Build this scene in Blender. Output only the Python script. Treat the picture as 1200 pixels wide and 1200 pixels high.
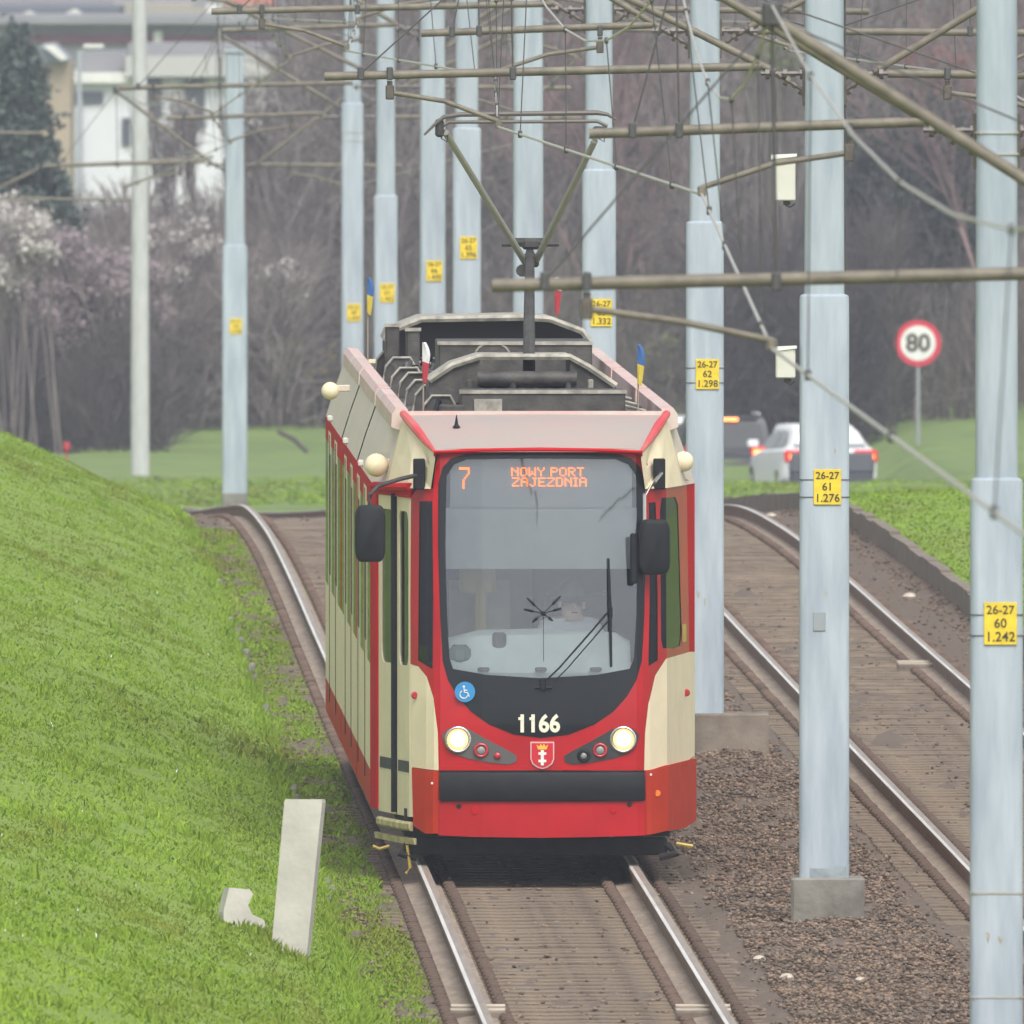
import bpy, bmesh, math, random
import numpy as np
from mathutils import Vector, Matrix
from mathutils.geometry import tessellate_polygon
random.seed(7); rng = np.random.default_rng(11)
R = math.radians
scene = bpy.context.scene
for o in list(bpy.data.objects): bpy.data.objects.remove(o)
COL = scene.collection
# ------------------------------------------------------------------ camera
F = 37000.0; HC = 7.7; YH = -250.0
cam_d = bpy.data.cameras.new('camera'); cam = bpy.data.objects.new('camera', cam_d); COL.objects.link(cam)
cam_d.sensor_width = 36; cam_d.lens = F/1200*36; cam_d.clip_start = 1; cam_d.clip_end = 8000
cam.location = (0, 0, HC); cam.rotation_euler = (R(90)-math.atan(850/F), 0, 0)
cam_d.dof.use_dof = True; cam_d.dof.focus_distance = 226; cam_d.dof.aperture_fstop = 19
scene.camera = cam
# ------------------------------------------------------------------ light
w = bpy.data.worlds.new('World'); scene.world = w; w.use_nodes = True
nt = w.node_tree; nt.nodes.clear()
sky = nt.nodes.new('ShaderNodeTexSky'); sky.sky_type = 'NISHITA'; sky.sun_disc = False
SUN_EL, SUN_AZ = R(52), R(35)
sky.sun_elevation = SUN_EL; sky.sun_rotation = SUN_AZ + R(90); sky.dust_density = 4; sky.air_density = 1.0
hs = nt.nodes.new('ShaderNodeHueSaturation'); hs.inputs['Saturation'].default_value = 0.30
bg = nt.nodes.new('ShaderNodeBackground'); bg.inputs['Strength'].default_value = 0.145
wo = nt.nodes.new('ShaderNodeOutputWorld')
nt.links.new(sky.outputs[0], hs.inputs['Color']); nt.links.new(hs.outputs[0], bg.inputs[0]); nt.links.new(bg.outputs[0], wo.inputs[0])
sd = bpy.data.lights.new('sun', 'SUN'); sd.energy = 1.3; sd.angle = R(35); sd.color = (1, .97, .92)
sun = bpy.data.objects.new('sun', sd); COL.objects.link(sun)
# light comes from behind the camera, a little from the right
sv = Vector((math.cos(SUN_EL)*math.sin(R(12)), -math.cos(SUN_EL)*math.cos(R(12)), math.sin(SUN_EL)))
sun.rotation_euler = sv.to_track_quat('Z', 'Y').to_euler()
sky.sun_rotation = math.atan2(sv.x, sv.y)
scene.view_settings.view_transform = 'Standard'; scene.view_settings.look = 'None'
scene.view_settings.exposure = 0.55; scene.view_settings.gamma = 1
# ------------------------------------------------------------------ helpers
def P(px, py, d): return Vector(((px-600)*d/F, d, HC-(py-YH)*d/F))
def tag(o, label=None, cat=None, group=None, kind=None):
    if label: o['label'] = label
    if cat: o['category'] = cat
    if group: o['group'] = group
    if kind: o['kind'] = kind
    return o
def empty(name, loc=(0, 0, 0), rz=0, rx=0):
    o = bpy.data.objects.new(name, None); COL.objects.link(o); o.location = loc; o.rotation_euler = (rx, 0, rz); o.empty_display_size = .2
    return o
def srgb(r, g, b):
    f = lambda c: (c/255/12.92) if c/255 <= .04045 else ((c/255+.055)/1.055)**2.4
    return (f(r), f(g), f(b), 1)
def new_obj(name, me, parent=None):
    o = bpy.data.objects.new(name, me); COL.objects.link(o)
    if parent: o.parent = parent
    return o
class MB:
    def __init__(s): s.v = []; s.f = []; s.m = []; s.cm = 0; s.sm = set()
    def add(s, vs, fs):
        n = len(s.v); s.v += [tuple(p) for p in vs]
        for f in fs: s.f.append(tuple(i+n for i in f)); s.m.append(s.cm)
    def box(s, a, b, ch=0):
        x0, y0, z0 = [min(a[i], b[i]) for i in range(3)]; x1, y1, z1 = [max(a[i], b[i]) for i in range(3)]
        s.add([(x0,y0,z0),(x1,y0,z0),(x1,y1,z0),(x0,y1,z0),(x0,y0,z1),(x1,y0,z1),(x1,y1,z1),(x0,y1,z1)],
              [(0,3,2,1),(4,5,6,7),(0,1,5,4),(1,2,6,5),(2,3,7,6),(3,0,4,7)])
        return s
    def cbox(s, c, sz, ch=.01):
        "chamfered (all round in plan and top/bottom) box centred at c"
        hx, hy, hz = sz[0]/2, sz[1]/2, sz[2]/2; ch = min(ch, hx*.9, hy*.9, hz*.9)
        def ring(ix, z):
            X, Y = hx-ix, hy-ix; k = ch
            return [(c[0]+a, c[1]+b, c[2]+z) for a, b in ((X-k,-Y),(X,-Y+k),(X,Y-k),(X-k,Y),(-X+k,Y),(-X,Y-k),(-X,-Y+k),(-X+k,-Y))]
        rs = [ring(ch*.7, -hz), ring(0, -hz+ch*.7), ring(0, hz-ch*.7), ring(ch*.7, hz)]
        s.loft(rs); return s
    def loft(s, rings, cap=True, closed=True):
        n = len(s.v); k = len(rings[0])
        for r in rings: s.v += [tuple(p) for p in r]
        for i in range(len(rings)-1):
            for j in range(k if closed else k-1):
                a = n+i*k+j; b = n+i*k+(j+1) % k
                s.f.append((a, b, b+k, a+k)); s.m.append(s.cm)
        if cap and closed:
            s.f.append(tuple(n+j for j in range(k))[::-1]); s.m.append(s.cm)
            s.f.append(tuple(n+(len(rings)-1)*k+j for j in range(k))); s.m.append(s.cm)
        return s
    def tube(s, pts, r, n=10):
        pts = [Vector(p) for p in pts]; rr = r if isinstance(r, (list, tuple)) else [r]*len(pts)
        rings = []
        up = Vector((0, 0, 1))
        for i, p in enumerate(pts):
            t = (pts[min(i+1, len(pts)-1)]-pts[max(i-1, 0)]).normalized()
            a = t.cross(up if abs(t.z) < .95 else Vector((1, 0, 0))).normalized(); b = a.cross(t)
            rings.append([p+a*math.cos(2*math.pi*k/n)*rr[i]+b*math.sin(2*math.pi*k/n)*rr[i] for k in range(n)])
        return s.loft(rings)
    def lathe(s, prof, c=(0, 0, 0), axis='Z', n=20):
        "prof: list of (r, h)"
        rings = []
        for r, h in prof:
            ring = []
            for k in range(n):
                a = 2*math.pi*k/n; x, y = max(r, 1e-4)*math.cos(a), max(r, 1e-4)*math.sin(a)
                p = (x, y, h) if axis == 'Z' else ((x, h, y) if axis == 'Y' else (h, x, y))
                ring.append((c[0]+p[0], c[1]+p[1], c[2]+p[2]))
            rings.append(ring)
        return s.loft(rings)
    def prism(s, poly, y0, y1):
        "poly in (x,z), extruded along y"
        n = len(poly); return s.loft([[(x, y0, z) for x, z in poly], [(x, y1, z) for x, z in poly]])
    def build(s, name, mats, parent=None, smooth=False):
        me = bpy.data.meshes.new(name); me.from_pydata(s.v, [], s.f)
        if not isinstance(mats, (list, tuple)): mats = [mats]
        for m in mats: me.materials.append(m)
        if any(s.m): me.polygons.foreach_set('material_index', s.m)
        bm = bmesh.new(); bm.from_mesh(me); bmesh.ops.recalc_face_normals(bm, faces=bm.faces); bm.to_mesh(me); bm.free()
        if smooth:
            me.polygons.foreach_set('use_smooth', [True]*len(me.polygons))
            if smooth != 'all': me.set_sharp_from_angle(angle=R(38))
        me.update()
        return new_obj(name, me, parent)
def np_mesh(name, V, Fc, mat, parent=None, mi=None):
    "V (n,3), Fc (m,k) fast mesh"
    me = bpy.data.meshes.new(name); V = np.asarray(V, dtype=np.float32); Fc = np.asarray(Fc, dtype=np.int32)
    me.vertices.add(len(V)); me.vertices.foreach_set('co', V.ravel())
    k = Fc.shape[1]; me.loops.add(Fc.size); me.loops.foreach_set('vertex_index', Fc.ravel())
    me.polygons.add(len(Fc)); me.polygons.foreach_set('loop_start', np.arange(0, Fc.size, k, dtype=np.int32))
    try: me.polygons.foreach_set('loop_total', np.full(len(Fc), k, dtype=np.int32))
    except Exception: pass
    for m in (mat if isinstance(mat, (list, tuple)) else [mat]): me.materials.append(m)
    if mi is not None: me.polygons.foreach_set('material_index', np.asarray(mi, dtype=np.int32))
    me.update(calc_edges=True); me.validate()
    return new_obj(name, me, parent)
# ------------------------------------------------------------------ materials
def mat(name, col, rough=.6, metal=0, var=.0, scale=3, bump=0, bscale=40, col2=None, coat=0, spec=.5, emis=None, estr=0, alpha=None, stretch=None, detail=4, contrast=(.35, .65), rnd=0):
    m = bpy.data.materials.new(name); m.use_nodes = True; t = m.node_tree; b = t.nodes['Principled BSDF']
    c = col if len(col) == 4 else (*col, 1)
    b.inputs['Base Color'].default_value = c; b.inputs['Roughness'].default_value = rough; b.inputs['Metallic'].default_value = metal
    b.inputs['Specular IOR Level'].default_value = spec; b.inputs['Coat Weight'].default_value = coat; b.inputs['Coat Roughness'].default_value = .12
    tc = t.nodes.new('ShaderNodeTexCoord'); src = tc.outputs['Object']
    if stretch:
        mp = t.nodes.new('ShaderNodeMapping'); mp.inputs['Scale'].default_value = stretch; t.links.new(src, mp.inputs[0]); src = mp.outputs[0]
    outc = None
    if var or col2:
        n = t.nodes.new('ShaderNodeTexNoise'); n.inputs['Scale'].default_value = scale; n.inputs['Detail'].default_value = detail; n.inputs['Roughness'].default_value = .6
        t.links.new(src, n.inputs['Vector'])
        rp = t.nodes.new('ShaderNodeValToRGB'); rp.color_ramp.elements[0].position = contrast[0]; rp.color_ramp.elements[1].position = contrast[1]
        c2 = col2 if col2 else tuple(min(1, x*(1+var)) for x in c[:3])+(1,)
        c1 = c if col2 else tuple(x*(1-var) for x in c[:3])+(1,)
        rp.color_ramp.elements[0].color = c1; rp.color_ramp.elements[1].color = c2 if len(c2) == 4 else (*c2, 1)
        t.links.new(n.outputs['Fac'], rp.inputs[0]); outc = rp.outputs[0]
    if rnd:
        g = t.nodes.new('ShaderNodeNewGeometry'); mr = t.nodes.new('ShaderNodeMapRange'); mr.inputs[3].default_value = 1-rnd; mr.inputs[4].default_value = 1+rnd
        t.links.new(g.outputs['Random Per Island'], mr.inputs[0])
        mx = t.nodes.new('ShaderNodeMix'); mx.data_type = 'RGBA'; mx.blend_type = 'MULTIPLY'; mx.inputs[0].default_value = 1
        if outc: t.links.new(outc, mx.inputs[6])
        else: mx.inputs[6].default_value = c
        t.links.new(mr.outputs[0], mx.inputs[7]); outc = mx.outputs[2]
    if outc: t.links.new(outc, b.inputs['Base Color'])
    if bump:
        n2 = t.nodes.new('ShaderNodeTexNoise'); n2.inputs['Scale'].default_value = bscale; n2.inputs['Detail'].default_value = 3
        t.links.new(src, n2.inputs['Vector'])
        bp = t.nodes.new('ShaderNodeBump'); bp.inputs['Strength'].default_value = bump; bp.inputs['Distance'].default_value = .02
        t.links.new(n2.outputs['Fac'], bp.inputs['Height']); t.links.new(bp.outputs[0], b.inputs['Normal'])
    if emis: b.inputs['Emission Color'].default_value = (*emis[:3], 1); b.inputs['Emission Strength'].default_value = estr
    if alpha is not None: b.inputs['Alpha'].default_value = alpha
    return m
def glass(name, tint=(.6, .65, .65), alpha=.5, rough=.02, fk=1.0):
    m = bpy.data.materials.new(name); m.use_nodes = True; t = m.node_tree; t.nodes.clear()
    o = t.nodes.new('ShaderNodeOutputMaterial'); tr = t.nodes.new('ShaderNodeBsdfTransparent'); tr.inputs[0].default_value = (*tint, 1)
    gl = t.nodes.new('ShaderNodeBsdfGlossy'); gl.inputs['Roughness'].default_value = rough; gl.inputs[0].default_value = (.9, .95, 1, 1)
    fr = t.nodes.new('ShaderNodeFresnel'); fr.inputs[0].default_value = 1.5
    ma = t.nodes.new('ShaderNodeMath'); ma.operation = 'MULTIPLY_ADD'; ma.inputs[1].default_value = fk; ma.inputs[2].default_value = alpha; ma.use_clamp = True
    mx = t.nodes.new('ShaderNodeMixShader'); t.links.new(fr.outputs[0], ma.inputs[0]); t.links.new(ma.outputs[0], mx.inputs[0])
    t.links.new(tr.outputs[0], mx.inputs[1]); t.links.new(gl.outputs[0], mx.inputs[2]); t.links.new(mx.outputs[0], o.inputs[0])
    return m
M = {}
M['redgloss'] = mat('glossy_red_paint', (.45, .005, .010), .38, spec=.35, coat=.15, var=.14, scale=1.6)
M['red'] = mat('red_paint', (.50, .010, .014), .65, spec=.06, coat=0, var=.07, scale=2.5)
M['orange_red'] = mat('orange_red_paint', (.48, .040, .016), .6, spec=.08, coat=.0, var=.08, scale=4)  # red with an even orange tint
M['cream'] = mat('cream_paint', (.78, .68, .48), .6, spec=.08, coat=0, var=.05, scale=3)
M['roofpaint'] = mat('sky_sheen_roof_paint', (.42, .32, .29), .6, col2=(.38, .33, .30, 1), scale=2.2, bump=.05)  # red roof with its grey-pink sky sheen mixed into the colour
M['roofrail'] = mat('faded_pink_trim', (.64, .38, .35), .5, col2=(.62, .54, .48, 1), scale=2.0)
M['roofedge'] = mat('faded_red_edge', (.62, .14, .13), .5, col2=(.60, .05, .06, 1), scale=2)
M['fasciac'] = mat('dusty_cream_paint', (.62, .53, .42), .6, col2=(.56, .50, .42, 1), scale=1.6)
M['black'] = mat('black_rubber', (.014, .015, .018), .6, spec=.2, var=.2, scale=8)
M['mask'] = mat('black_glass_mask', (.010, .012, .015), .18, coat=0, spec=.3)
M['darkmetal'] = mat('dark_grimy_metal', (.05, .048, .045), .7, var=.4, scale=9, bump=.2)
M['under'] = mat('underframe_dirt', (.022, .020, .018), .85, var=.4, scale=6)
M['roofmetal'] = mat('grimy_grey_metal', (.085, .08, .072), .6, col2=(.035, .032, .03, 1), scale=7, bump=.2)
M['pale_edge'] = mat('pale_dusty_metal', (.34, .32, .27), .6, var=.35, scale=10)
M['glass'] = glass('windscreen_glass', (.88, .92, .92), .085)
M['sideglass'] = glass('side_window_glass', (.20, .22, .20), .04, fk=.5)
M['interior'] = mat('cab_interior', (.34, .34, .34), .7)
M['blind'] = mat('sun_blind_sky_grey', (.24, .27, .285), .8, var=.05, scale=6)  # pale grey includes the sky reflection of the upper windscreen
M['dash'] = mat('dashboard_plastic', (.55, .62, .62), .6, var=.06, scale=7)
M['yellow'] = mat('yellow_paint', (.50, .36, .06), .5, var=.15, scale=8)
M['stepyellow'] = mat('worn_yellow_paint', (.50, .43, .22), .55, var=.3, scale=9)
M['white'] = mat('white_paint', (.78, .78, .74), .45, var=.05, scale=4)
M['num'] = mat('cream_lettering', (.80, .78, .62), .5)
M['led'] = mat('led_amber', (.05, .01, .0), .8, emis=(1, .17, .0), estr=2.0)
M['lampon'] = mat('headlight_glow', (.9, .85, .7), .3, emis=(1, .88, .62), estr=4)
M['lampwarm'] = mat('headlight_reflector_glow', (.6, .5, .35), .3, emis=(1, .50, .12), estr=.9)
M['chrome'] = mat('reflector_metal', (.6, .58, .55), .25, metal=.9)
M['redlens'] = mat('red_lens', (.45, .02, .03), .2, coat=.6)
M['greylens'] = mat('grey_lens', (.25, .25, .25), .25, coat=.6)
M['orange'] = mat('orange_lens', (.8, .22, .02), .3)
M['blue'] = mat('blue_sticker', (.03, .25, .55), .5)
M['flagred'] = mat('flag_red_cloth', (.50, .04, .06), .8); M['flagwhite'] = mat('flag_white_cloth', (.75, .75, .75), .8)
M['flagblue'] = mat('flag_blue_cloth', (.05, .14, .38), .8); M['flagyellow'] = mat('flag_yellow_cloth', (.68, .52, .06), .8)
M['gold'] = mat('gold_paint', (.80, .50, .06), .4)
M['post'] = mat('pale_blue_mast_paint', (.44, .50, .545), .6, col2=(.315, .37, .42, 1), scale=1.3, stretch=(5, 5, .7), bump=.08, bscale=6, spec=.3)
M['postold'] = mat('bare_concrete_mast', (.50, .51, .50), .8, var=.08, scale=3, stretch=(4, 4, 1))
M['ruststain'] = mat('rust_stain', (.36, .30, .20), .85, col2=(.42, .44, .42, 1), scale=30)
M['plate'] = mat('yellow_number_plate', (.76, .56, .03), .5, var=.12, scale=12)
M['ink'] = mat('black_lettering', (.05, .045, .02), .6)
M['tubem'] = mat('oxidised_tube', (.175, .155, .12), .6, var=.22, scale=9, metal=.1)
M['insul'] = mat('brown_insulator', (.10, .085, .07), .35, var=.3, scale=20)
M['wire'] = mat('weathered_cable', (.075, .075, .075), .6); M['copper'] = mat('worn_contact_wire', (.48, .46, .41), .45, metal=.3)
M['rail'] = mat('polished_rail_highlight', (.70, .68, .65), .42, metal=.2, var=.12, scale=2, stretch=(8, .3, 8)); M['railrust'] = mat('rusty_rail_side', (.20, .13, .095), .75, var=.25, scale=6, bump=.2)  # bright strip: polished steel with its highlight put into the colour
M['railfoot'] = mat('dusty_rail_foot', (.30, .235, .18), .8, var=.2, scale=3, stretch=(5, .5, 5))
M['sleeper'] = mat('weathered_sleeper_concrete', (.235, .18, .125), .9, col2=(.125, .095, .07, 1), scale=4, bump=.3, bscale=30, rnd=.16)
M['railtan'] = mat('dull_rail_head', (.30, .25, .205), .5, metal=.15, var=.15, scale=3, stretch=(6, .3, 6))
M['clip'] = mat('rusty_rail_clip', (.13, .085, .06), .8, rnd=.3)
M['ballast'] = mat('brown_ballast', (.10, .072, .052), .95, col2=(.17, .13, .098, 1), scale=16, detail=8, bump=1, bscale=14)
M['stone'] = mat('ballast_stone', (.21, .145, .10), .95, rnd=.6, col2=(.15, .115, .088, 1), scale=.5)
M['stonepale'] = mat('pale_stone', (.48, .42, .34), .9, var=.2)
M['concrete'] = mat('stained_concrete', (.26, .245, .21), .9, col2=(.15, .14, .12, 1), scale=3.5, bump=.3, bscale=25)
M['brownconc'] = mat('brown_concrete', (.20, .165, .13), .9, var=.28, scale=3.5, bump=.3, bscale=25)
M['whiteconc'] = mat('whitewashed_concrete', (.55, .53, .47), .85, col2=(.44, .42, .37, 1), scale=4, bump=.15, bscale=30)
M['tarmac'] = mat('road_asphalt', (.055, .055, .057), .9, var=.15)
M['bark'] = mat('grey_brown_bark', (.085, .070, .068), .95, var=.25, scale=2)
M['twig'] = mat('bare_twig_bark', (.215, .182, .172), .95, rnd=.45)
M['twigred'] = mat('reddish_budding_twigs', (.23, .155, .15), .95, rnd=.4)
M['birch'] = mat('birch_bark', (.62, .60, .56), .8, col2=(.10, .09, .09, 1), scale=2.2, stretch=(1, 1, 3), contrast=(.46, .56))
M['pine'] = mat('pine_needles', (.075, .100, .082), .95, rnd=.45)
M['blossomw'] = mat('white_blossom', (.62, .58, .55), .9, rnd=.3); M['blossomp'] = mat('pale_pink_blossom', (.36, .29, .31), .9, rnd=.35)
M['yleaf'] = mat('yellow_blossom', (.42, .32, .06), .9, rnd=.4); M['gleaf'] = mat('young_green_leaf', (.16, .20, .05), .9, rnd=.4)
# ------------------------------------------------------------------ terrain functions
def spline(xs, ys):
    xs = np.array(xs, float); ys = np.array(ys, float)
    m = np.gradient(ys, xs)
    def f(x):
        x = np.asarray(x, float); i = np.clip(np.searchsorted(xs, x)-1, 0, len(xs)-2); h = xs[i+1]-xs[i]; t = np.clip((x-xs[i])/h, -3, 3)
        tt = np.clip(t, 0, 1)
        r = (1+2*tt)*(1-tt)**2*ys[i]+tt*(1-tt)**2*h*m[i]+tt*tt*(3-2*tt)*ys[i+1]+tt*tt*(tt-1)*h*m[i+1]
        return r+np.where(t < 0, m[i]*h*t, 0)+np.where(t > 1, m[i+1]*h*(t-1), 0)
    return f
L = spline([60, 100, 150, 197, 225, 253, 286, 307, 328, 345, 375, 410, 440, 493, 560, 640], [3.0, 2.32, 1.44, .60, .12, -.40, -1.0, -1.38, -1.78, -2.15, -2.85, -3.72, -4.5, -6.3, -9.2, -13.5])
GZ = spline([0, 240, 290, 315, 330, 345, 360, 380, 410, 440, 480, 493, 520, 540, 600, 640, 700, 1000], [0, 0, 0, 0, -.035, -.16, -.50, -1.0, -1.72, -2.40, -3.25, -3.50, -3.92, -4.25, -5.05, -5.3, -5.6, -5.9])
sst = lambda a, b, x: (lambda t: t*t*(3-2*t))(np.clip((x-a)/(b-a), 0, 1))
KL = -1.48; KR = 5.55          # kerb offsets from the axis of the left-hand track
def bank(off, d):              # grassy mound on the left
    q = np.maximum(0, KL-off); h = .47*q-.03*q*q; h = np.where(q > 7, .47*7-.03*49, h)
    return h*(1-sst(348, 372, d))
VT = np.random.default_rng(5).uniform(-1, 1, (256, 256))
def VN(x, y):                  # smooth value noise
    x = np.asarray(x, float)+500; y = np.asarray(y, float)+500; i = np.floor(x).astype(int); j = np.floor(y).astype(int); f = x-i; g = y-j; f = f*f*(3-2*f); g = g*g*(3-2*g)
    T = lambda a, b: VT[a % 256, b % 256]
    return (T(i, j)*(1-f)+T(i+1, j)*f)*(1-g)+(T(i, j+1)*(1-f)+T(i+1, j+1)*f)*g
def terrain(X, d):
    X = np.asarray(X, float); d = np.asarray(d, float)
    off = X-L(d); z = GZ(d)
    lump = .05*VN(X*.9, d*.12)+.03*VN(X*2.7+9, d*.5)+.012*VN(X*7, d*1.9)
    left = z-.06+bank(off, d)+lump*sst(0, .8, KL-off)
    qq = np.minimum(np.abs(off), np.abs(off-3.9)); mid = z-.17-.004*(1-sst(1.1, 1.35, qq))+.10*sst(KR-1.0, KR, off)+(.035+.03*VN(X*2.2, d*.7))*(sst(1.0, 1.25, off)*(1-sst(2.3, 2.7, off))+sst(.95, 1.15, -off))+.012*np.maximum(0, VN(X*1.7+40, d*.22)-.25)*2
    right = z+.10+.035*np.minimum(np.maximum(0, off-KR), 8)*(1-sst(360, 400, d))+lump*.6*sst(0, .8, off-KR)
    r = np.where(off < KL, left, np.where(off > KR, right, mid))
    r = np.where(d > 480, z+lump, r)
    dip = sst(2.0, 3.2, X)*(1-sst(7.0, 7.9, X))*sst(548, 562, d)*(1-sst(632, 650, d))
    r = r-dip*(5.65+GZ(d))*(1)
    hill = sst(7.2, 9.5, X)*sst(555, 600, d)*(1-sst(640, 660, d))*.12
    return r+hill
def grass_mat(name, a, b, c, scale=1.0):
    m = bpy.data.materials.new(name); m.use_nodes = True; t = m.node_tree; bs = t.nodes['Principled BSDF']; bs.inputs['Roughness'].default_value = .9; bs.inputs['Specular IOR Level'].default_value = .15
    tc = t.nodes.new('ShaderNodeTexCoord'); mp = t.nodes.new('ShaderNodeMapping'); mp.inputs['Scale'].default_value = (1, .09, 1); t.links.new(tc.outputs['Object'], mp.inputs[0])
    n = t.nodes.new('ShaderNodeTexNoise'); n.inputs['Scale'].default_value = .9*scale; n.inputs['Detail'].default_value = 5; n.inputs['Roughness'].default_value = .55; t.links.new(mp.outputs[0], n.inputs[0])
    rp = t.nodes.new('ShaderNodeValToRGB'); e = rp.color_ramp.elements; e[0].position = .34; e[0].color = (*a, 1); e[1].position = .66; e[1].color = (*c, 1); x = e.new(.5); x.color = (*b, 1)
    t.links.new(n.outputs[0], rp.inputs[0])
    g = t.nodes.new('ShaderNodeNewGeometry'); mr = t.nodes.new('ShaderNodeMapRange'); mr.inputs[3].default_value = .84; mr.inputs[4].default_value = 1.16; t.links.new(g.outputs['Random Per Island'], mr.inputs[0])
    mx = t.nodes.new('ShaderNodeMix'); mx.data_type = 'RGBA'; mx.blend_type = 'MULTIPLY'; mx.inputs[0].default_value = 1
    t.links.new(rp.outputs[0], mx.inputs[6]); t.links.new(mr.outputs[0], mx.inputs[7]); t.links.new(mx.outputs[2], bs.inputs['Base Color'])
    return m
M['grass'] = grass_mat('short_spring_grass', (.175, .210, .032), (.170, .262, .027), (.218, .325, .038))
M['turf'] = mat('turf_ground', (.155, .23, .028), .95, col2=(.19, .28, .035, 1), scale=1.5, bump=.6, bscale=9)
M['farlawn'] = mat('far_lawn', (.12, .18, .045), .95, col2=(.18, .255, .055, 1), scale=.5, bump=.3, bscale=2)
# ------------------------------------------------------------------ ground
def grid_strip(name, ds, offs, mtl, zoff=0, absx=False, jit=0):
    ds = np.array(ds); offs = np.array(offs)
    D, O = np.meshgrid(ds, offs, indexing='ij'); X = O if absx else O+L(D)
    Z = terrain(X, D)+zoff
    if jit: Z = Z+rng.normal(0, jit, Z.shape)
    V = np.stack([X, D, Z], -1).reshape(-1, 3); n, k = D.shape
    i, j = np.meshgrid(np.arange(n-1), np.arange(k-1), indexing='ij'); a = (i*k+j).ravel()
    o = np_mesh(name, V, np.stack([a, a+1, a+k+1, a+k], -1), mtl); tag(o, kind='structure')
    o.data.polygons.foreach_set('use_smooth', [True]*len(o.data.polygons)); return o
dn = np.concatenate([np.arange(60, 150, 6), np.arange(150, 400, 1.2), np.arange(400, 484, 4)])
grid_strip('grass_bank', dn, np.concatenate([-np.arange(30, 9, -3.), -np.linspace(8.9, -KL+.001, 40)]), M['turf'])
grid_strip('ballast_bed', dn, np.linspace(KL+.002, KR-.002, 60), M['ballast'], jit=.012)
grid_strip('grass_verge', dn, np.concatenate([np.linspace(KR+.001, 12, 22), np.arange(14, 40, 4.)]), M['turf'])
grid_strip('far_lawn', np.concatenate([np.arange(480, 680, 2.5), np.arange(680, 1400, 30)]), np.concatenate([np.arange(-60, -16, 4.), np.arange(-16, 16, .5), np.arange(16, 61, 4.)]), M['farlawn'], absx=True)
gp = MB(); gp.add([(-900, -300, -8), (900, -300, -8), (900, 2600, -8), (-900, 2600, -8)], [(0, 1, 2, 3)]); tag(gp.build('ground', M['farlawn']), kind='structure')
# road behind
rv = MB(); rr = []
for d in np.arange(558, 640, 4):
    c = 5.3-.012*(d-558); c -= .02*max(0, d-600)**1.3
    rr.append([(c-3.2, d, -5.632), (c+2.6, d, -5.632)])
rv.loft(rr, closed=False); tag(rv.build('road', M['tarmac']), kind='structure')
# hill backdrop
hv = []; HXs = np.linspace(-420, 420, 61); HYs = np.linspace(1300, 2000, 12)
for y in HYs:
    for x in HXs: hv.append((x, y, -9+(y-1300)*.08+6*math.sin(x*.013+y*.003)+3*math.sin(x*.05)))
HX = len(HXs); n_ = len(HYs)
fc = [(i*HX+j, i*HX+j+1, (i+1)*HX+j+1, (i+1)*HX+j) for i in range(n_-1) for j in range(HX-1)]
tag(np_mesh('hills', hv, fc, mat('wooded_hill', (.10, .085, .08), .95, col2=(.06, .06, .05, 1), scale=.06)), kind='structure')

# stones of the ballast
def stones(name, n, dens_fn, size, mtl, zrand=.02, extra=0):
    # dens_fn returns off, d arrays
    off, d = dens_fn(n); X = off+L(d); Z = terrain(X, d)+rng.uniform(-.01, zrand, n)
    base = np.array([[1,0,0],[-1,0,0],[0,1,0],[0,-1,0],[0,0,1],[0,0,-1],[.6,.6,.5],[-.6,-.6,.5]])
    octv = np.array([[1,.2,0],[-.2,1,.1],[-1,-.1,0],[.1,-1,-.1],[.1,.1,.8],[0,0,-.8],[.75,.7,.35],[-.7,.65,.3]])
    tri = np.array([[0,6,4],[6,1,4],[1,7,4],[7,2,4],[2,3,4],[3,0,4],[0,5,6],[6,5,1],[1,5,7],[7,5,2],[2,5,3],[3,5,0]])
    V = np.repeat(octv[None], n, 0)*rng.uniform(.6, 1.25, (n, 8, 1))
    th = rng.uniform(0, 6.28, n); c, s = np.cos(th), np.sin(th)
    x = V[..., 0]*c[:, None]-V[..., 1]*s[:, None]; y = V[..., 0]*s[:, None]+V[..., 1]*c[:, None]
    ph = rng.uniform(-.7, .7, n); c, s = np.cos(ph), np.sin(ph)
    z = V[..., 2]*c[:, None]-x*s[:, None]; x = V[..., 2]*s[:, None]+x*c[:, None]
    sz = rng.uniform(size[0], size[1], n)[:, None]
    V = np.stack([x*sz*1.1+X[:, None], y*sz+d[:, None], z*sz*.8+Z[:, None]], -1).reshape(-1, 3)
    Fc = (tri[None]+8*np.arange(n)[:, None, None]).reshape(-1, 3)
    return np_mesh(name, V, Fc, mtl)
def dsamp(n, a, b):  # denser near the camera
    u = rng.random(n); return 1/(1/a-(1/a-1/b)*u)
def df_mid(n):
    d = dsamp(n, 168, 350); off = rng.uniform(KL+.05, KR-.05, n)
    # thin out inside the two tracks
    q = np.minimum(np.abs(off), np.abs(off-3.9)); bad = (q < 1.25) & (rng.random(n) < .80)
    off = np.where(bad, rng.uniform(1.25, 2.65, n), off); return off, d
tag(stones('ballast_stones', 100000, df_mid, (.008, .025), M['stone'], .025), 'loose brown ballast stones covering the bed around both tracks', 'ballast', kind='stuff')
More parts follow.
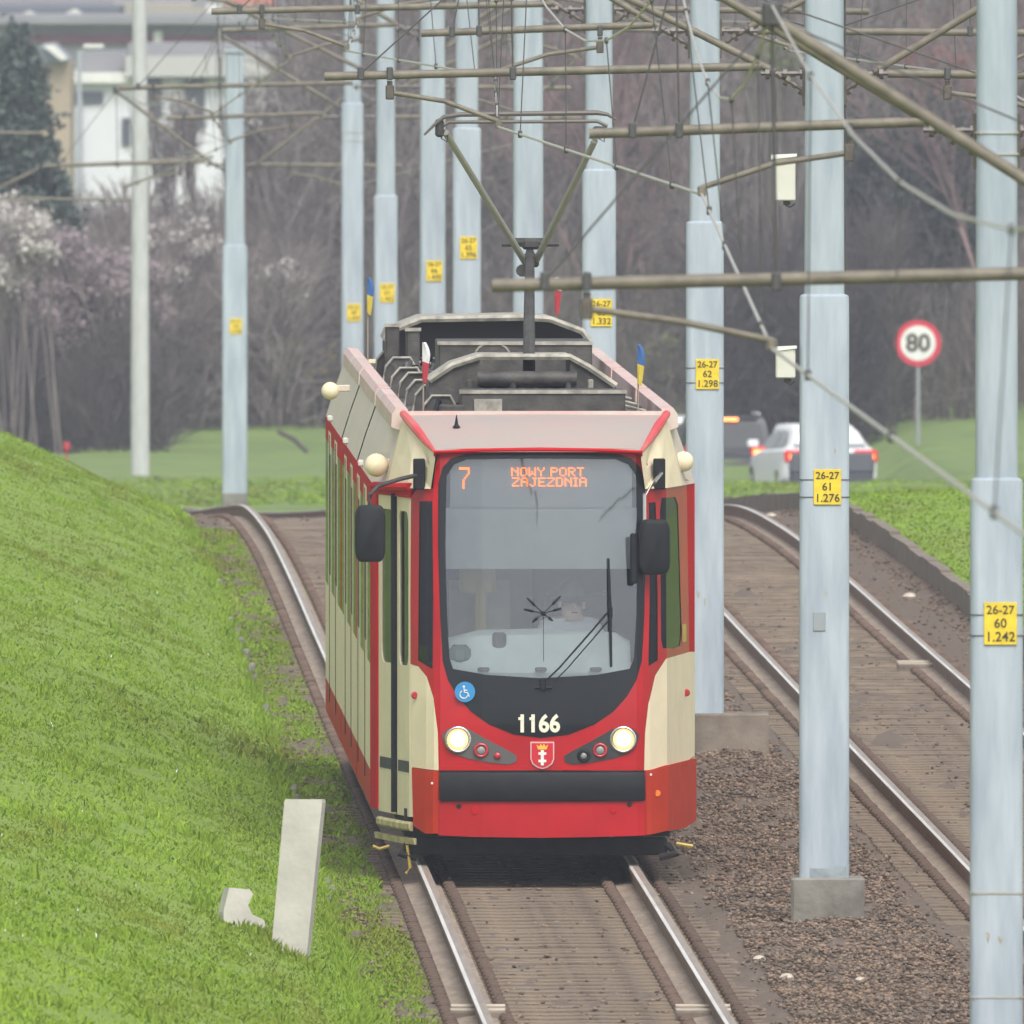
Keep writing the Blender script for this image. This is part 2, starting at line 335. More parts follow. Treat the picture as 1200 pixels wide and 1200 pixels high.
# grass blades
def blades(name, n, off, d, h, wd, mtl, lean=.6, absx=False):
    X = off if absx else off+L(d); Z = terrain(X, d)-.01
    hh = rng.uniform(h[0], h[1], n); ww = rng.uniform(wd[0], wd[1], n); a = rng.uniform(-.9, .9, n)
    lx = rng.normal(0, lean*.5, n)*hh; ly = rng.normal(0, lean*.5, n)*hh
    dx, dy = np.cos(a)*ww, np.sin(a)*ww
    p0 = np.stack([X-dx, d-dy, Z], -1); p1 = np.stack([X+dx, d+dy, Z], -1)
    p2 = np.stack([X+dx*.75+lx*.45, d+dy*.75+ly*.45, Z+hh*.6], -1); p3 = np.stack([X-dx*.75+lx*.45, d-dy*.75+ly*.45, Z+hh*.6], -1); p4 = np.stack([X+lx, d+ly, Z+hh], -1)
    V = np.stack([p0, p1, p2, p3, p4], 1).reshape(-1, 3)
    b = 5*np.arange(n)[:, None]
    Fc = np.concatenate([b+np.array([[0, 1, 2]]), b+np.array([[0, 2, 3]]), b+np.array([[3, 2, 4]])], 0)
    return np_mesh(name, V, Fc, mtl)
n = 520000
d_ = dsamp(n, 172, 368); off_ = KL-.02-np.abs(rng.uniform(0, 1, n))*5.6
# keep only points roughly inside the frame
px_ = 600+(off_+L(d_))*F/d_; k = px_ > -40; d_, off_ = d_[k], off_[k]
clump = .75+.35*VN(off_*3.1, d_*.6)
k = rng.random(len(d_)) < clump; d_, off_ = d_[k], off_[k]
tag(blades('grass', len(d_), off_, d_, (.010, .038), (.004, .010), M['grass'], 1.0), 'short bright green grass covering the mound left of the tracks', 'grass', kind='stuff')
n = 60000; d_ = dsamp(n, 270, 385); off_ = KR+.03+rng.random(n)*4.5
px_ = 600+(off_+L(d_))*F/d_; k = px_ < 1240; d_, off_ = d_[k], off_[k]
tag(blades('grass', len(d_), off_, d_, (.012, .04), (.008, .02), M['grass'], 1.0), 'green grass of the verge right of the right-hand track', 'grass', kind='stuff')
# weeds straggling over the ballast beside the kerb
n = 150000; d_ = dsamp(n, 172, 335); off_ = KL+rng.random(n)**2.0*(.66+.30*VN(d_*.25, d_*0))
k = (rng.random(n) < .25+.75*(np.sin(d_*.8)+np.sin(d_*.31)+.9 > 0)); d_, off_ = d_[k], off_[k]
X_ = off_+L(d_)
tag(blades('weeds', len(d_), off_, d_, (.010, .045), (.004, .011), M['grass'], 1.0), 'low weeds spreading from the grass onto the ballast edge', 'weeds', kind='stuff')
n = 3000; d_ = rng.uniform(493, 552, n); xx = rng.uniform(-9, 9, n)
n = 20000; d_ = rng.uniform(486, 556, n); xx = rng.uniform(-7, 11, n)
tag(blades('grass', n, xx, d_, (.02, .05), (.02, .05), M['grass'], 1.0, absx=True), 'bright grass strip just beyond the crest of the tracks', 'grass', kind='stuff')

# taller tufts: scattered over the bank, along its foot and round the two concrete pieces
cx = []; cd = []
for q in range(300): d0 = float(dsamp(1, 175, 345)[0]); o0 = KL-rng.random()**1.2*4.6; cx.append(o0+float(L(d0))); cd.append(d0)
for q in range(420): d0 = float(dsamp(1, 175, 345)[0]); cx.append(KL+rng.normal(0, .05)+float(L(d0))); cd.append(d0)
for x0, x1, d0 in ((-1.60, -1.28, 203.35), (-1.72, -1.40, 204.85)):
    for q in range(12): cx.append(x0+(x1-x0)*rng.random()); cd.append(d0+rng.uniform(-.25, .1))
cx = np.array(cx); cd = np.array(cd); m_ = 34; X_ = np.repeat(cx, m_)+rng.normal(0, .035, len(cx)*m_); D_ = np.repeat(cd, m_)+rng.normal(0, .12, len(cx)*m_)
tag(blades('grass_tufts', len(X_), X_, D_, (.03, .095), (.003, .009), M['grass'], .8, absx=True), 'longer grass tufts scattered over the mound and along its foot', 'grass tufts', kind='stuff')
n = 70; D_ = dsamp(n, 175, 340); X_ = KL-rng.random(n)*4.6+L(D_)
tag(blades('daisies', n, X_, D_, (.03, .04), (.004, .007), M['white'], .3, absx=True), 'tiny white daisies sprinkled over the grass mound', 'daisies', kind='stuff')
# kerbs
kb = MB()
for d in np.arange(176, 372, 1.0):
    if random.random() < .82+.2*math.sin(d*.13) or d > 345: continue
    x = float(L(d))+KL; z = float(GZ(d)); j = random.uniform(-.02, .02); t_ = random.uniform(-.02, .035)
    kb.cbox((x+j*2, d+.47, z-.135+t_*.6), (random.uniform(.03, .06), random.uniform(.5, .98), .16), .015)
tag(kb.build('kerb', M['concrete']), 'broken pale stone kerb along the foot of the grass mound', 'kerb')
kb = MB()
for d in np.arange(270, 420, 2.0):
    x0 = float(L(d))+KR-.05; x1 = float(L(d+2))+KR-.05; z = float(GZ(d)); z1 = float(GZ(d+2)); t_ = random.uniform(-.015, .015)
    kb.loft([[(x0-.05, d, z-.2), (x0+.06, d, z-.2), (x0+.06, d, z+.14+t_), (x0-.05, d, z+.14+t_)], [(x1-.05, d+1.96, z1-.2), (x1+.06, d+1.96, z1-.2), (x1+.06, d+1.96, z1+.14+t_), (x1-.05, d+1.96, z1+.14+t_)]])
tag(kb.build('retaining_kerb', M['brownconc']), 'low brown concrete edging wall holding the right-hand grass verge', 'edging')

# ------------------------------------------------------------------ tracks
def track(offc, lab, dmin, dnear):
    t = empty('tram_track', (float(L(200))+offc, 200, -.17)); tag(t, lab, 'tram track', 'pair of tram tracks')
    inv = Matrix.Translation(-Vector(t.location))
    ds = np.arange(dmin, 486, 2.0)
    for sgn in (-1, 1):
        mb = MB(); prof = [(-.135, -.16), (.135, -.16), (.13, -.145), (.012, -.125), (.012, -.045), (.036, -.035), (.036, -.004), (.03, 0), (-.012, .0005), (-.03, 0), (-.036, -.004), (-.036, -.035), (-.012, -.045), (-.012, -.125), (-.13, -.145)]
        rings = []
        for d in ds:
            cx = float(L(d))+offc+sgn*.7535; z = float(GZ(d))
            rings.append([(cx+a, d, z+b) for a, b in prof])
        k = len(prof); nv = 0
        vs = [p for r in rings for p in r]; fs = []; ms = []
        for i in range(len(rings)-1):
            for j in range(k):
                fs.append((i*k+j, i*k+(j+1) % k, (i+1)*k+(j+1) % k, (i+1)*k+j)); ms.append(1 if j in (8, 9) else (3 if j in (6, 7) else (2 if j in (0, 1, 2, 13, 14) else 0)))
        mb.v = [tuple(Vector(p)-Vector(t.location)) for p in vs]; mb.f = fs; mb.m = ms
        mb.build('rail', [M['railrust'], M['rail'], M['railfoot'], M['railtan']], t)
    sp = MB(); cnt = 0; rest = MB()
    def slp(mb):
        mb.cbox((0, 0, -.085), (2.3, .26, .17), .008)
        for sgn in (-1, 1):
            for q in (-1, 1): mb.cm = 1; mb.cbox((sgn*.7535+q*.185, 0, .022), (.085, .17, .055), .025); mb.cm = 0
    proto = None
    for d in np.arange(dnear, 400, .62):
        x = float(L(d))+offc; z = float(GZ(d))-.155; dd = .5
        rz = math.atan2(float(L(d+dd)-L(d-dd)), 2*dd)*-1
        loc = Vector((x, d, z+random.uniform(-.005, .005)))-Vector(t.location)
        if cnt < 100:
            if proto is None:
                slp(sp); o = proto = sp.build('sleeper', [M['sleeper'], M['clip']], t)
            else:
                o = proto.copy(); COL.objects.link(o); o.parent = t
            o.location = loc; o.rotation_euler = (0, 0, rz); cnt += 1
        else:
            r_ = MB(); slp(r_); c, s = math.cos(rz), math.sin(rz)
            rest.add([(loc.x+a*c-b*s, loc.y+a*s+b*c, loc.z+e) for a, b, e in r_.v], r_.f); rest.m[-len(r_.m):] = r_.m
    o = rest.build('sleeper', [M['sleeper'], M['clip']], t); tag(o, kind='stuff')
    return t
tl = track(0, 'left-hand tram track, the one the red tram is running on', 120, 183)
tr = track(3.9, 'right-hand empty tram track curving past the blue masts', 120, 205)
def joint(px, py, d, lab):
    p = P(px, py, d); t = empty('rail_joint_clamp', (p.x, d, float(GZ(d))-.195)); tag(t, lab, 'rail clamp', 'pale clamps across the rails')
    for k, y in enumerate((-.35, .35)):
        mb = MB(); mb.cbox((0, y, .035), (.36, .2, .12), .015); mb.build('clamp_bar', M['brownconc'], t)
        mb = MB(); mb.cbox((0, y, .1), (.35, .17, .012), .004); mb.build('top_plate', M['stonepale'], t)
joint(560, 1170, 201.5, 'pale-topped clamp across the left rail in front of the tram')
joint(824, 1165, 201.5, 'pale-topped clamp across the right rail in front of the tram')
joint(1075, 780, 281, 'dark clamp beside the right-hand empty track near the edging wall')
for i, (px, py, d, s) in enumerate([(922, 1112, 207, .07), (1008, 1111, 207, .05), (890, 1098, 209.5, .06), (893, 936, 236, .035), (1066, 683, 303, .1), (372/3*1+780, 590, 345, .08), (865, 1188, 198, .04)]):
    p = P(px, py, d); mb = MB(); mb.lathe([(.02, -.5), (.8, -.3), (1, .05), (.7, .4), (.1, .55)], n=7); mb.v = [(a*s*.8*random.uniform(.8, 1.1), b*s*.8, c*s*.8) for a, b, c in mb.v]
    o = mb.build('stone', M['stonepale']); o.location = (p.x, d, float(terrain(p.x, d))+s*.3)
    tag(o, ['largest pale stone on the ballast before the concrete mast base', 'pale round stone below the right end of the mast base', 'flat pale stone left of the mast base', 'small pale stone between tram and second mast', 'pale stone at the foot of the right edging wall', 'white stone near the far bend of the right track', 'small pale stone near the bottom rail'][i], 'stone', 'pale stones on the ballast')

# ------------------------------------------------------------------ text
def text_mesh(body, size, mtl, parent, name, loc, rot=(R(90), 0, 0), ext=.0015, align='CENTER', bold=0, sx=1):
    c = bpy.data.curves.new('t', 'FONT'); c.body = body; c.size = size; c.extrude = ext; c.align_x = align; c.align_y = 'CENTER'; c.offset = bold; c.resolution_u = 3
    o = bpy.data.objects.new('t', c); COL.objects.link(o); dg = bpy.context.evaluated_depsgraph_get(); dg.update()
    me = bpy.data.meshes.new_from_object(o.evaluated_get(dg)); bpy.data.objects.remove(o); bpy.data.curves.remove(c)
    me.materials.clear(); me.materials.append(mtl); me.name = name
    q = new_obj(name, me, parent); q.location = loc; q.rotation_euler = rot; q.scale = (sx, 1, 1); return q

# ------------------------------------------------------------------ masts and overhead line
POSTS = [  # px, d, width low, step height above ground(or None), height, number, km, plate py, reach left, reach right
    (1440, 150, .32, 4.1, 8.2, None, None, None, 3.5, 2.4, 'pale blue mast outside the right edge of the view'),
    (1168, 182, .305, 3.72, 8.2, '60', '1.242', 730, 2.35, 3.4, 'nearest pale blue mast at the right edge, plate reading 60 and 1.242'),
    (966, 218, .345, 4.2, 8.2, '61', '1.276', 570, 3.45, 2.4, 'pale blue mast right of the tram with plate 61 and a grey concrete base'),
    (826, 256, .31, 4.18, 8.2, '62', '1.298', 438, 2.3, 3.4, 'pale blue mast close behind the right side of the tram, plate 62'),
    (702, 281, .305, 4.3, 8.2, '63', '1.332', 366, 3.45, 2.4, 'pale blue mast behind the tram whose plate is half hidden by the arm'),
    (619, 315, .315, None, 8.2, None, None, None, 2.3, 3.4, 'pale blue mast without a plate directly behind the pantograph'),
    (547, 347, .315, 4.15, 8.2, '65', '1.396', 290, 3.45, 2.4, 'pale blue mast behind the left pantograph arm, highest yellow plate'),
    (507, 376, .32, None, 8.2, '66', '1.430', 317, 2.5, 3.0, 'straight pale blue mast just left of the pantograph with a yellow plate'),
    (452, 408, .31, 4.1, 8.2, '67', '1.462', 343, 3.45, 2.4, 'slim stepped pale blue mast above the left rear roof of the tram'),
    (413, 440, .31, 5.7, 8.2, '68', '1.494', 366, 2.6, 3.2, 'pale blue mast with rust rings above the left edge of the tram'),
    (275, 493, .39, 4.05, 7.2, '69', '1.548', 382, 3.0, 2.6, 'lone pale blue mast standing on the grass at the far track bend')]
left_contact = []; right_contact = []
for i, (px, d, wl, st, ht, num, km, ppy, rl, rrt, lab) in enumerate(POSTS):
    X = (px-600)*d/F; g = float(GZ(d))-.15
    t = empty('catenary_mast', (X, d, g)); tag(t, lab, 'mast', 'pale blue catenary masts between the tracks')
    wu = wl*.80 if st else wl*.97
    def sq(w_, z, ch=.05):
        h = w_/2; return [(cx_+ch*math.cos(R(a_)), cy_+ch*math.sin(R(a_)), z) for cx_, cy_, a0 in ((h-ch, -h+ch, -90), (h-ch, h-ch, 0), (-h+ch, h-ch, 90), (-h+ch, -h+ch, 180)) for a_ in (a0, a0+30, a0+60, a0+90)]
    mb = MB()
    if st:
        s_ = st+.15
        mb.loft([sq(wl, -.2), sq(wl*.985, s_-.04), sq(wl*.96, s_-.015), sq(wu, s_)]); mb.loft([sq(wu, s_), sq(wu*.92, ht)])
    else: mb.loft([sq(wl, -.2), sq(wl*.90, ht)])
    mb.build('shaft', M['post'], t, smooth=True)
    mb = MB(); mb.cbox((0, 0, ht+.02), (wu+.03, wu+.03, .05), .01); mb.build('cap', M['post'], t)
    if i == 2:
        s = F/d; mb = MB(); mb.cbox(((970-px)/s, .05, .11), (86/s, .5, .42), .02); mb.build('foundation', M['concrete'], t)
        mb = MB(); mb.add([(.01-.115, -wl/2-.003, .22), (.155, -wl/2-.003, .22), (.15, -wl/2-.003, .40), (.04, -wl/2-.003, .41), (.03, -wl/2-.003, .385), (-.1, -wl/2-.003, .385)], [(0, 1, 2, 3, 4, 5)]); mb.build('repair_patch', mat('dark_patch', (.22, .26, .28), .8, col2=(.36, .42, .45, 1), scale=8), t)
        mb = MB(); mb.cbox((-.035, -wl/2-.003, 2.09), (.085, .008, .13), .003); mb.build('repair_patch', mat('dull_patch', (.30, .33, .34), .8), t)
    elif i == 3:
        s = F/d; mb = MB(); mb.cbox(((856-px)/s, .05, .13), (90/s, .6, .42), .02); mb.build('foundation', M['brownconc'], t)
    elif i == 10:
        mb = MB(); mb.loft([sq(wl+.008, 0), sq(wl+.008, .32)]); mb.build('base_band', M['concrete'], t)
    elif i: 
        mb = MB(); mb.cbox((0, 0, -.05), (.55, .5, .2), .02); mb.build('foundation', M['concrete'], t)
    if i in (1, 9):      # rust-stained fixing bands
        zs = [HC-(y+250)*d/F-g for y in ((1046, 1108*1.0+60, 155, 180) if i == 1 else (155, 165))]
        for z in zs:
            mb = MB(); ww = (wl if z < (st or 9) else wu)+.006
            mb.loft([sq(ww, z-.006), sq(ww, z+.006)]); mb.build('fixing_band', mat('rusty_band', (.38, .33, .24), .8, col2=(.42, .47, .48, 1), scale=5), t)
    if i in (1, 2, 3, 4):
        rs = random.Random(i)
        for q in range(5 if i == 1 else 3):
            zz = rs.uniform(.6, 3.4) if i != 1 else (.62, 1.24, 1.22, .64, 4.9)[q]; xx = rs.uniform(-.10, .08); w_ = rs.uniform(.008, .022); h_ = rs.uniform(.03, .09)
            ww = (wl if zz < (st or 9) else wu)/2+.0015-.0015*zz
            mb = MB(); mb.add([(xx, -ww-.002, zz+.012), (xx+w_, -ww-.002, zz), (xx+w_*.6, -ww-.002, zz-h_*.6), (xx+w_*.2, -ww-.002, zz-h_), (xx-w_*.5, -ww-.002, zz-h_*.3), (xx-w_*.6, -ww-.002, zz+.004)], [(0, 1, 2, 3, 4, 5)]); mb.build('rust_stain', M['ruststain'], t)
        mb = MB(); mb.tube([(wu/2+.004, -.03, .3), (wu/2+(.03 if st else .006), -.03, (st or 4)-.05), (wu/2+.006, -.03, (st or 4)+.1), (wu/2+.004, -.03, ht-.3)], .008, 6); mb.build('earthing_cable', M['wire'], t) if i == 2 else None
    if num:
        z = HC-(ppy+250)*d/F-g; pl = MB(); pl.cbox((.02 if i != 1 else .02, -wl/2-.006, z), (.19, .008, .245), .003); po = pl.build('number_plate', M['plate'], t)
        if i == 1 or i == 2 or i == 3:
            for zz in (z-.07, z+.05):
                mb = MB(); mb.loft([sq(wl+.004, zz-.003), sq(wl+.004, zz+.003)]); mb.build('strap', M['wire'], t)
        if i < 8:
            for body, dz, sz in (('26-27', .077, .070), (num, .0, .075), (km, -.078, .078)):
                text_mesh(body, sz, M['ink'], po, 'lettering', (.02, -wl/2-.012, z+dz), ext=.001, bold=.0008)
        else:
            for body, dz, sz in (('26-27', .077, .070), (num, .0, .075), (km, -.078, .078)):
                text_mesh(body, sz, M['ink'], po, 'lettering', (.02, -wl/2-.012, z+dz), ext=.001)
    # cantilevers
    for side, reach in ((-1, rl), (1, rrt)):
        c = empty('cantilever', (0, 0, 0)); c.parent = None
        bpy.data.objects.remove(c)
        zt = 5.87 if i else 5.50; zs0 = 5.75; zh = 6.80
        if i == 10: zt = 5.45; zs0 = 5.35; zh = 6.6
        if i in (8, 9): zt = 5.65
        if i == 0: zs0 = 5.45; zh = 6.75
        long_ = reach > 3; ctr = 1.95; hx = side*(ctr+(.22 if long_ else -.1)); w2 = wu/2
        bx = side*(reach-.45 if long_ else .85); ax = side*(ctr+(.3 if long_ else -.25)); az = zt-.33
        if i == 0: ax = side*2.17; bx = side*3.05; az = zt-.28
        q = -.02*side
        col = MB(); col.tube([(side*(w2+.30), 0, zt+(.05 if side < 0 else .0)), (side*reach, 0, zt-.02)], .030 if i else .032, 12); tb = col.build('bracket_tube', M['tubem'], t, smooth=True)
        im = MB()
        for (ox, oz, dx, dz) in ((side*w2, zt, side*.3, 0), (side*w2, zs0, side*.26, .16)):
            for kk in range(5):
                f0 = kk/5; im.tube([(ox+dx*f0, 0, oz+dz*f0), (ox+dx*(f0+.1), 0, oz+dz*(f0+.1))], .04 if kk % 2 == 0 else .022, 8)
            im.tube([(ox, 0, oz), (ox+dx, 0, oz+dz)], .016, 6)
        im.cbox((side*(w2+.0), 0, (zt+zs0)/2), (.03, .1, abs(zt-zs0)+.2), .005)
        im.build('insulator', M['insul'], t)
        sb = MB(); sb.tube([(side*(w2+.24), 0, zs0+.15), (hx, 0, zh)], .026 if i else .030, 12); sb.build('diagonal_strut', M['tubem'], t, smooth=True)
        hb = MB(); hb.cbox((hx, 0, zh+.02), (.10, .08, .12), .02); hb.tube([(hx, 0, zh), (hx-side*.02, 0, zt)], .006 if i else .009, 5)
        tie_x = side*(reach-.25); hb.tube([(hx, 0, zh), (tie_x, 0, zt)], .006, 5)
        hb.tube([(hx, 0, zh), (side*w2, 0, zs0+.45)], .0055, 5)
        for xx_ in (tie_x, hx-side*.02, bx): hb.cbox((xx_, 0, zt), (.045, .09, .09), .01)
        hb.build('suspension_rope', M['wire'], t)
        ab = MB(); ab.tube([(bx, 0, zt-.05), (bx, 0, zt-.15)], .022, 6); ab.cbox((bx, 0, zt-.13), (.06, .06, .10), .01); ab.build('hinge_bracket', M['insul'], t)
        ab = MB(); ab.tube([(bx, 0, zt-.13), ((bx+ax)/2, 0, zt-.19), (ax, 0, az)], .017, 12); ab.cbox((ax, 0, az-.02), (.05, .06, .06), .01); ab.build('registration_arm', M['tubem'], t, smooth=True)
        wp = (X+ax, d, g+az-.04); mp = (X+hx, d, g+zh+.06)
        (left_contact if side < 0 else right_contact).append((wp, mp))
# wires
def wire_set(pts, which):
    pts = sorted(pts, key=lambda p: p[0][1])
    a, b = Vector(pts[0][0]), Vector(pts[0][1])
    pts = [((a.x+.85, 95, a.z+.02), (b.x+.95, 95, b.z))]+pts
    cw = MB(); mw = MB(); cp = []; mpnt = []
    t = empty('overhead_wire', pts[1][0]); o0 = Vector(pts[1][0])
    tag(t, which, 'overhead wire', 'overhead contact wires')
    dr = []
    for k in range(len(pts)-1):
        c0, c1, m0, m1 = Vector(pts[k][0]), Vector(pts[k+1][0]), Vector(pts[k][1]), Vector(pts[k+1][1])
        for q in range(9):
            f = q/8; cp.append(c0.lerp(c1, f)-o0)
            m = m0.lerp(m1, f); m.z -= 4*f*(1-f)*.62; mpnt.append(m-o0)
            if q in (1, 3, 5, 7): dr.append((cp[-1], mpnt[-1]))
    cw.tube(cp, .009, 6); cw.build('contact_wire', M['copper'], t)
    mw.tube(mpnt, .0072, 6); mw.build('messenger_wire', M['copper'], t)
    for a, b in dr:
        mb = MB(); mb.tube([a, b], .0042, 5); mb.cbox(tuple(a), (.03, .03, .05), .006); mb.cbox(tuple(b), (.025, .03, .04), .006); mb.build('dropper', M['wire'], t)
wire_set(left_contact, 'overhead wire above the left-hand track that the pantograph touches')
wire_set(right_contact, 'overhead wire above the right-hand empty track')
# concrete mast far left (older)
d = 560; X = (164-600)*d/F; g = float(terrain(X, d))-.1
t = empty('concrete_mast', (X, d, g)); tag(t, 'tall grey-white concrete mast behind the grass mound on the left', 'mast')
mb = MB(); mb.tube([(0, 0, -.1), (0, 0, 6.6)], [.175, .155], 10); mb.tube([(0, 0, 6.6), (-.02, 0, 9.4)], [.140, .125], 10); mb.build('shaft', M['postold'], t, smooth=True)
zt = HC-(234+250)*d/F-g; mb = MB(); mb.tube([(-.15, 0, zt), (-3.2, 0, zt+.03)], .03, 6); mb.build('bracket_tube', M['tubem'], t)
mb = MB(); mb.tube([(-1.8, 0, zt+.55), (-2.9, 0, zt+.02)], .03, 6); mb.tube([(-1.7, 0, zt+1.18), (-2.9, 0, zt+1.2)], .03, 6); mb.build('diagonal_strut', M['tubem'], t)
mb = MB(); mb.tube([(.1, 0, zt+.68), (-.8, 0, zt+.64)], .03, 6); mb.tube([(.1, 0, zt+.68), (1.3, 0, zt+.76)], .03, 6); mb.build('bracket_tube', M['tubem'], t)
# small white boxes hung beside mast 61
for i, (x0, y0, x1, y1, lab) in enumerate([(907, 183, 932, 235, 'upper white equipment box on the mast with plate 61'), (909, 408, 932, 443, 'lower white equipment box with slanted lid on the mast with plate 61')]):
    d = 217.9; a = P(x0, y1, d); b = P(x1, y0, d)
    t = empty('equipment_box', (a.x, d-.02, a.z)); tag(t, lab, 'box', 'white boxes on the mast')
    mb = MB(); w_, h_ = b.x-a.x, b.z-a.z; mb.cbox((w_/2, 0, h_/2), (w_, .14, h_), .012); mb.build('housing', mat('white_box_%d' % i, (.62, .62, .54), .6, var=.05), t)
    mb = MB(); mb.loft([[(-.02, -.08, h_-.02), (w_+.01, -.08, h_+.0), (w_+.01, .08, h_+.0), (-.02, .08, h_-.02)], [(-.02, -.08, h_+.01), (w_+.01, -.08, h_+.018), (w_+.01, .08, h_+.018), (-.02, .08, h_+.01)]]); mb.build('lid', M['white'], t)
    mb = MB(); mb.tube([(w_*.5, 0, .0), (w_*.55, 0, -.03), (w_*.75, 0, -.045), (w_, 0, -.02)], .006, 5); mb.cbox((w_*.6, 0, -.015), (.05, .03, .03), .005); mb.build('cable', M['wire'], t)
# marker post and broken stump in the grass
d = 203.5; X = (340-600)*d/F; z0 = float(terrain(X, d))
t = MB(); h = 1.07; 
for_r = lambda z, w_, sx: [(sx-w_/2, -.07, z), (sx+w_/2, -.07, z), (sx+w_/2, .07, z), (sx-w_/2, .07, z)]
t.loft([for_r(-.1, .235, -.01), for_r(.02, .235, -.003), for_r(.55, .24, .045), for_r(h-.02, .248, .09), for_r(h, .238, .092)])
o = t.build('marker_post', M['whiteconc']); o.rotation_euler = (R(-2), 0, R(-9)); o.location = (X, d, z0-.06); tag(o, 'leaning white concrete marker post standing in the grass', 'marker post')
d = 205; X = (282-600)*d/F; z0 = float(terrain(X, d))
t = MB(); t.prism([(-.13, -.05), (-.06, .0), (-.045, -.06), (.15, -.06), (.14, .0), (.06, .04), (.035, .10), (.07, .17), (.05, .20), (-.09, .215), (-.13, .06)], -.07, .09)
t.prism([(-.085, -.02), (-.07, -.02), (-.06, .06), (-.075, .07)], -.074, -.068); o = t.build('broken_stump', M['whiteconc']); o.rotation_euler = (R(-5), 0, R(14)); o.location = (X, d, z0+.045); tag(o, 'low broken white concrete stump beside the marker post', 'stump')

# ================================================================== TRAM
TD = 225.0; NX = .19; YAW = .0195
tram = empty('tram', (NX, TD, 0), rz=YAW)   # +y of the tram runs back from the nose
tag(tram, 'red and cream articulated tram 1166 on line 7 with headlights on', 'tram')
# plan outline
PL = [(0, 0), (.40, .012), (.70, .055), (.745, .085), (.80, .16), (.925, .40), (1.165, 2.05), (1.165, 26.0)]
SA = [0]
for i in range(1, len(PL)): SA.append(SA[-1]+math.hypot(PL[i][0]-PL[i-1][0], PL[i][1]-PL[i-1][1]))
def plan(a):
    s = 1 if a >= 0 else -1; a = min(abs(a), SA[-1])
    for i in range(1, len(SA)):
        if a <= SA[i]+1e-9:
            f = (a-SA[i-1])/(SA[i]-SA[i-1]); return s*(PL[i-1][0]+(PL[i][0]-PL[i-1][0])*f), PL[i-1][1]+(PL[i][1]-PL[i-1][1])*f
def rake(z, v): 
    k = max(0, 1-v/2.6)
    return k*(.0 if z < 1 else .10*(z-1)**1.3)
def surf(a, z, off=0):
    u, v = plan(a); e = .01; u2, v2 = plan(a+e); u1, v1 = plan(a-e); tx, ty = u2-u1, v2-v1; l = math.hypot(tx, ty) or 1
    nx, ny = ty/l, -tx/l
    return (u+nx*off, v+rake(z, v)+ny*off, z)
def proj(u, v):
    s = F/(TD+v); return 600+(NX+u-YAW*v)*s, s
def pa(px):  # pixel column -> arc length on the outline near the nose
    best = None; side = 1 if px > proj(0, 0)[0] else -1; lo, hi = 0, SA[6]+.8
    for _ in range(40):
        m = (lo+hi)/2; u, v = plan(side*m); x = proj(u, v)[0]
        if (x-px)*side < 0: lo = m
        else: hi = m
    return side*lo
def pz(py, a=0):
    u, v = plan(a); return HC-(py+250)/proj(u, v)[1]
def AZ(pts): 
    r = []
    for x, y in pts: a = pa(x); r.append((a, pz(y, a)))
    return r
def fp(px, py, off=.03): a = pa(px); z = pz(py); return surf(a, z, off)
acuts = sorted(set([s*x for x in SA[1:7] for s in (-1, 1)]+[0]+[s*x for x in (.2, .55) for s in (-1, 1)]))
def panel(name, loops, mtl, off=0, parent=tram, thick=.0, smooth=True, zc=True, cuts=True, sf=surf):
    vs = [[Vector((x, z, 0)) for x, z in lp] for lp in loops]
    tris = tessellate_polygon(vs); flat = [p for lp in vs for p in lp]
    bm = bmesh.new(); bv = [bm.verts.new((p.x, 0, p.y)) for p in flat]
    for t_ in tris:
        try: bm.faces.new([bv[i] for i in t_])
        except ValueError: pass
    if cuts:
        xs = [p.x for p in flat]
        for c in acuts:
            if min(xs) < c < max(xs): bmesh.ops.bisect_plane(bm, geom=bm.verts[:]+bm.edges[:]+bm.faces[:], plane_co=(c, 0, 0), plane_no=(1, 0, 0), dist=1e-5)
        zs = [p.y for p in flat]
        for c in np.arange(1.2, 2.95, .3):
            if min(zs) < c < max(zs): bmesh.ops.bisect_plane(bm, geom=bm.verts[:]+bm.edges[:]+bm.faces[:], plane_co=(0, 0, c), plane_no=(0, 0, 1), dist=1e-5)
    if thick:
        inner = {v: None for v in bm.verts}
    for v in bm.verts: v.co = Vector(sf(v.co.x, v.co.z, off))
    bmesh.ops.remove_doubles(bm, verts=bm.verts, dist=1e-5)
    # face the normals outwards
    for f in bm.faces:
        f.normal_update(); c = f.calc_center_median(); out = Vector((c.x, c.y-3 if c.y < 3 else 0, 0))
        if f.normal.dot(out) < 0: f.normal_flip()
    me = bpy.data.meshes.new(name); bm.to_mesh(me); bm.free(); me.materials.append(mtl)
    o = new_obj(name, me, parent)
    if thick:
        md = o.modifiers.new('s', 'SOLIDIFY'); md.thickness = thick; md.offset = -1
        dg = bpy.context.evaluated_depsgraph_get(); dg.update(); m2 = bpy.data.meshes.new_from_object(o.evaluated_get(dg)); o.modifiers.clear(); o.data = m2
    return o
def rrect(x0, y0, x1, y1, r, n=4):
    pts = []
    for cx, cy, a0 in ((x1-r, y0+r, -90), (x1-r, y1-r, 0), (x0+r, y1-r, 90), (x0+r, y0+r, 180)):
        for k in range(n+1): a = R(a0+90*k/n); pts.append((cx+r*math.cos(a), cy+r*math.sin(a)))
    return pts
W = [(570, 532), (634, 531), (700, 532), (724, 533), (741, 538), (751, 549), (756, 568), (757, 640), (755, 720), (752, 775), (746, 797), (735, 816), (719, 834), (697, 849), (667, 861), (634, 865), (602, 861), (573, 849), (552, 834), (536, 816), (525, 797), (519, 775), (516, 720), (514, 640), (514.5, 568), (519, 549), (529, 538), (546, 533)]
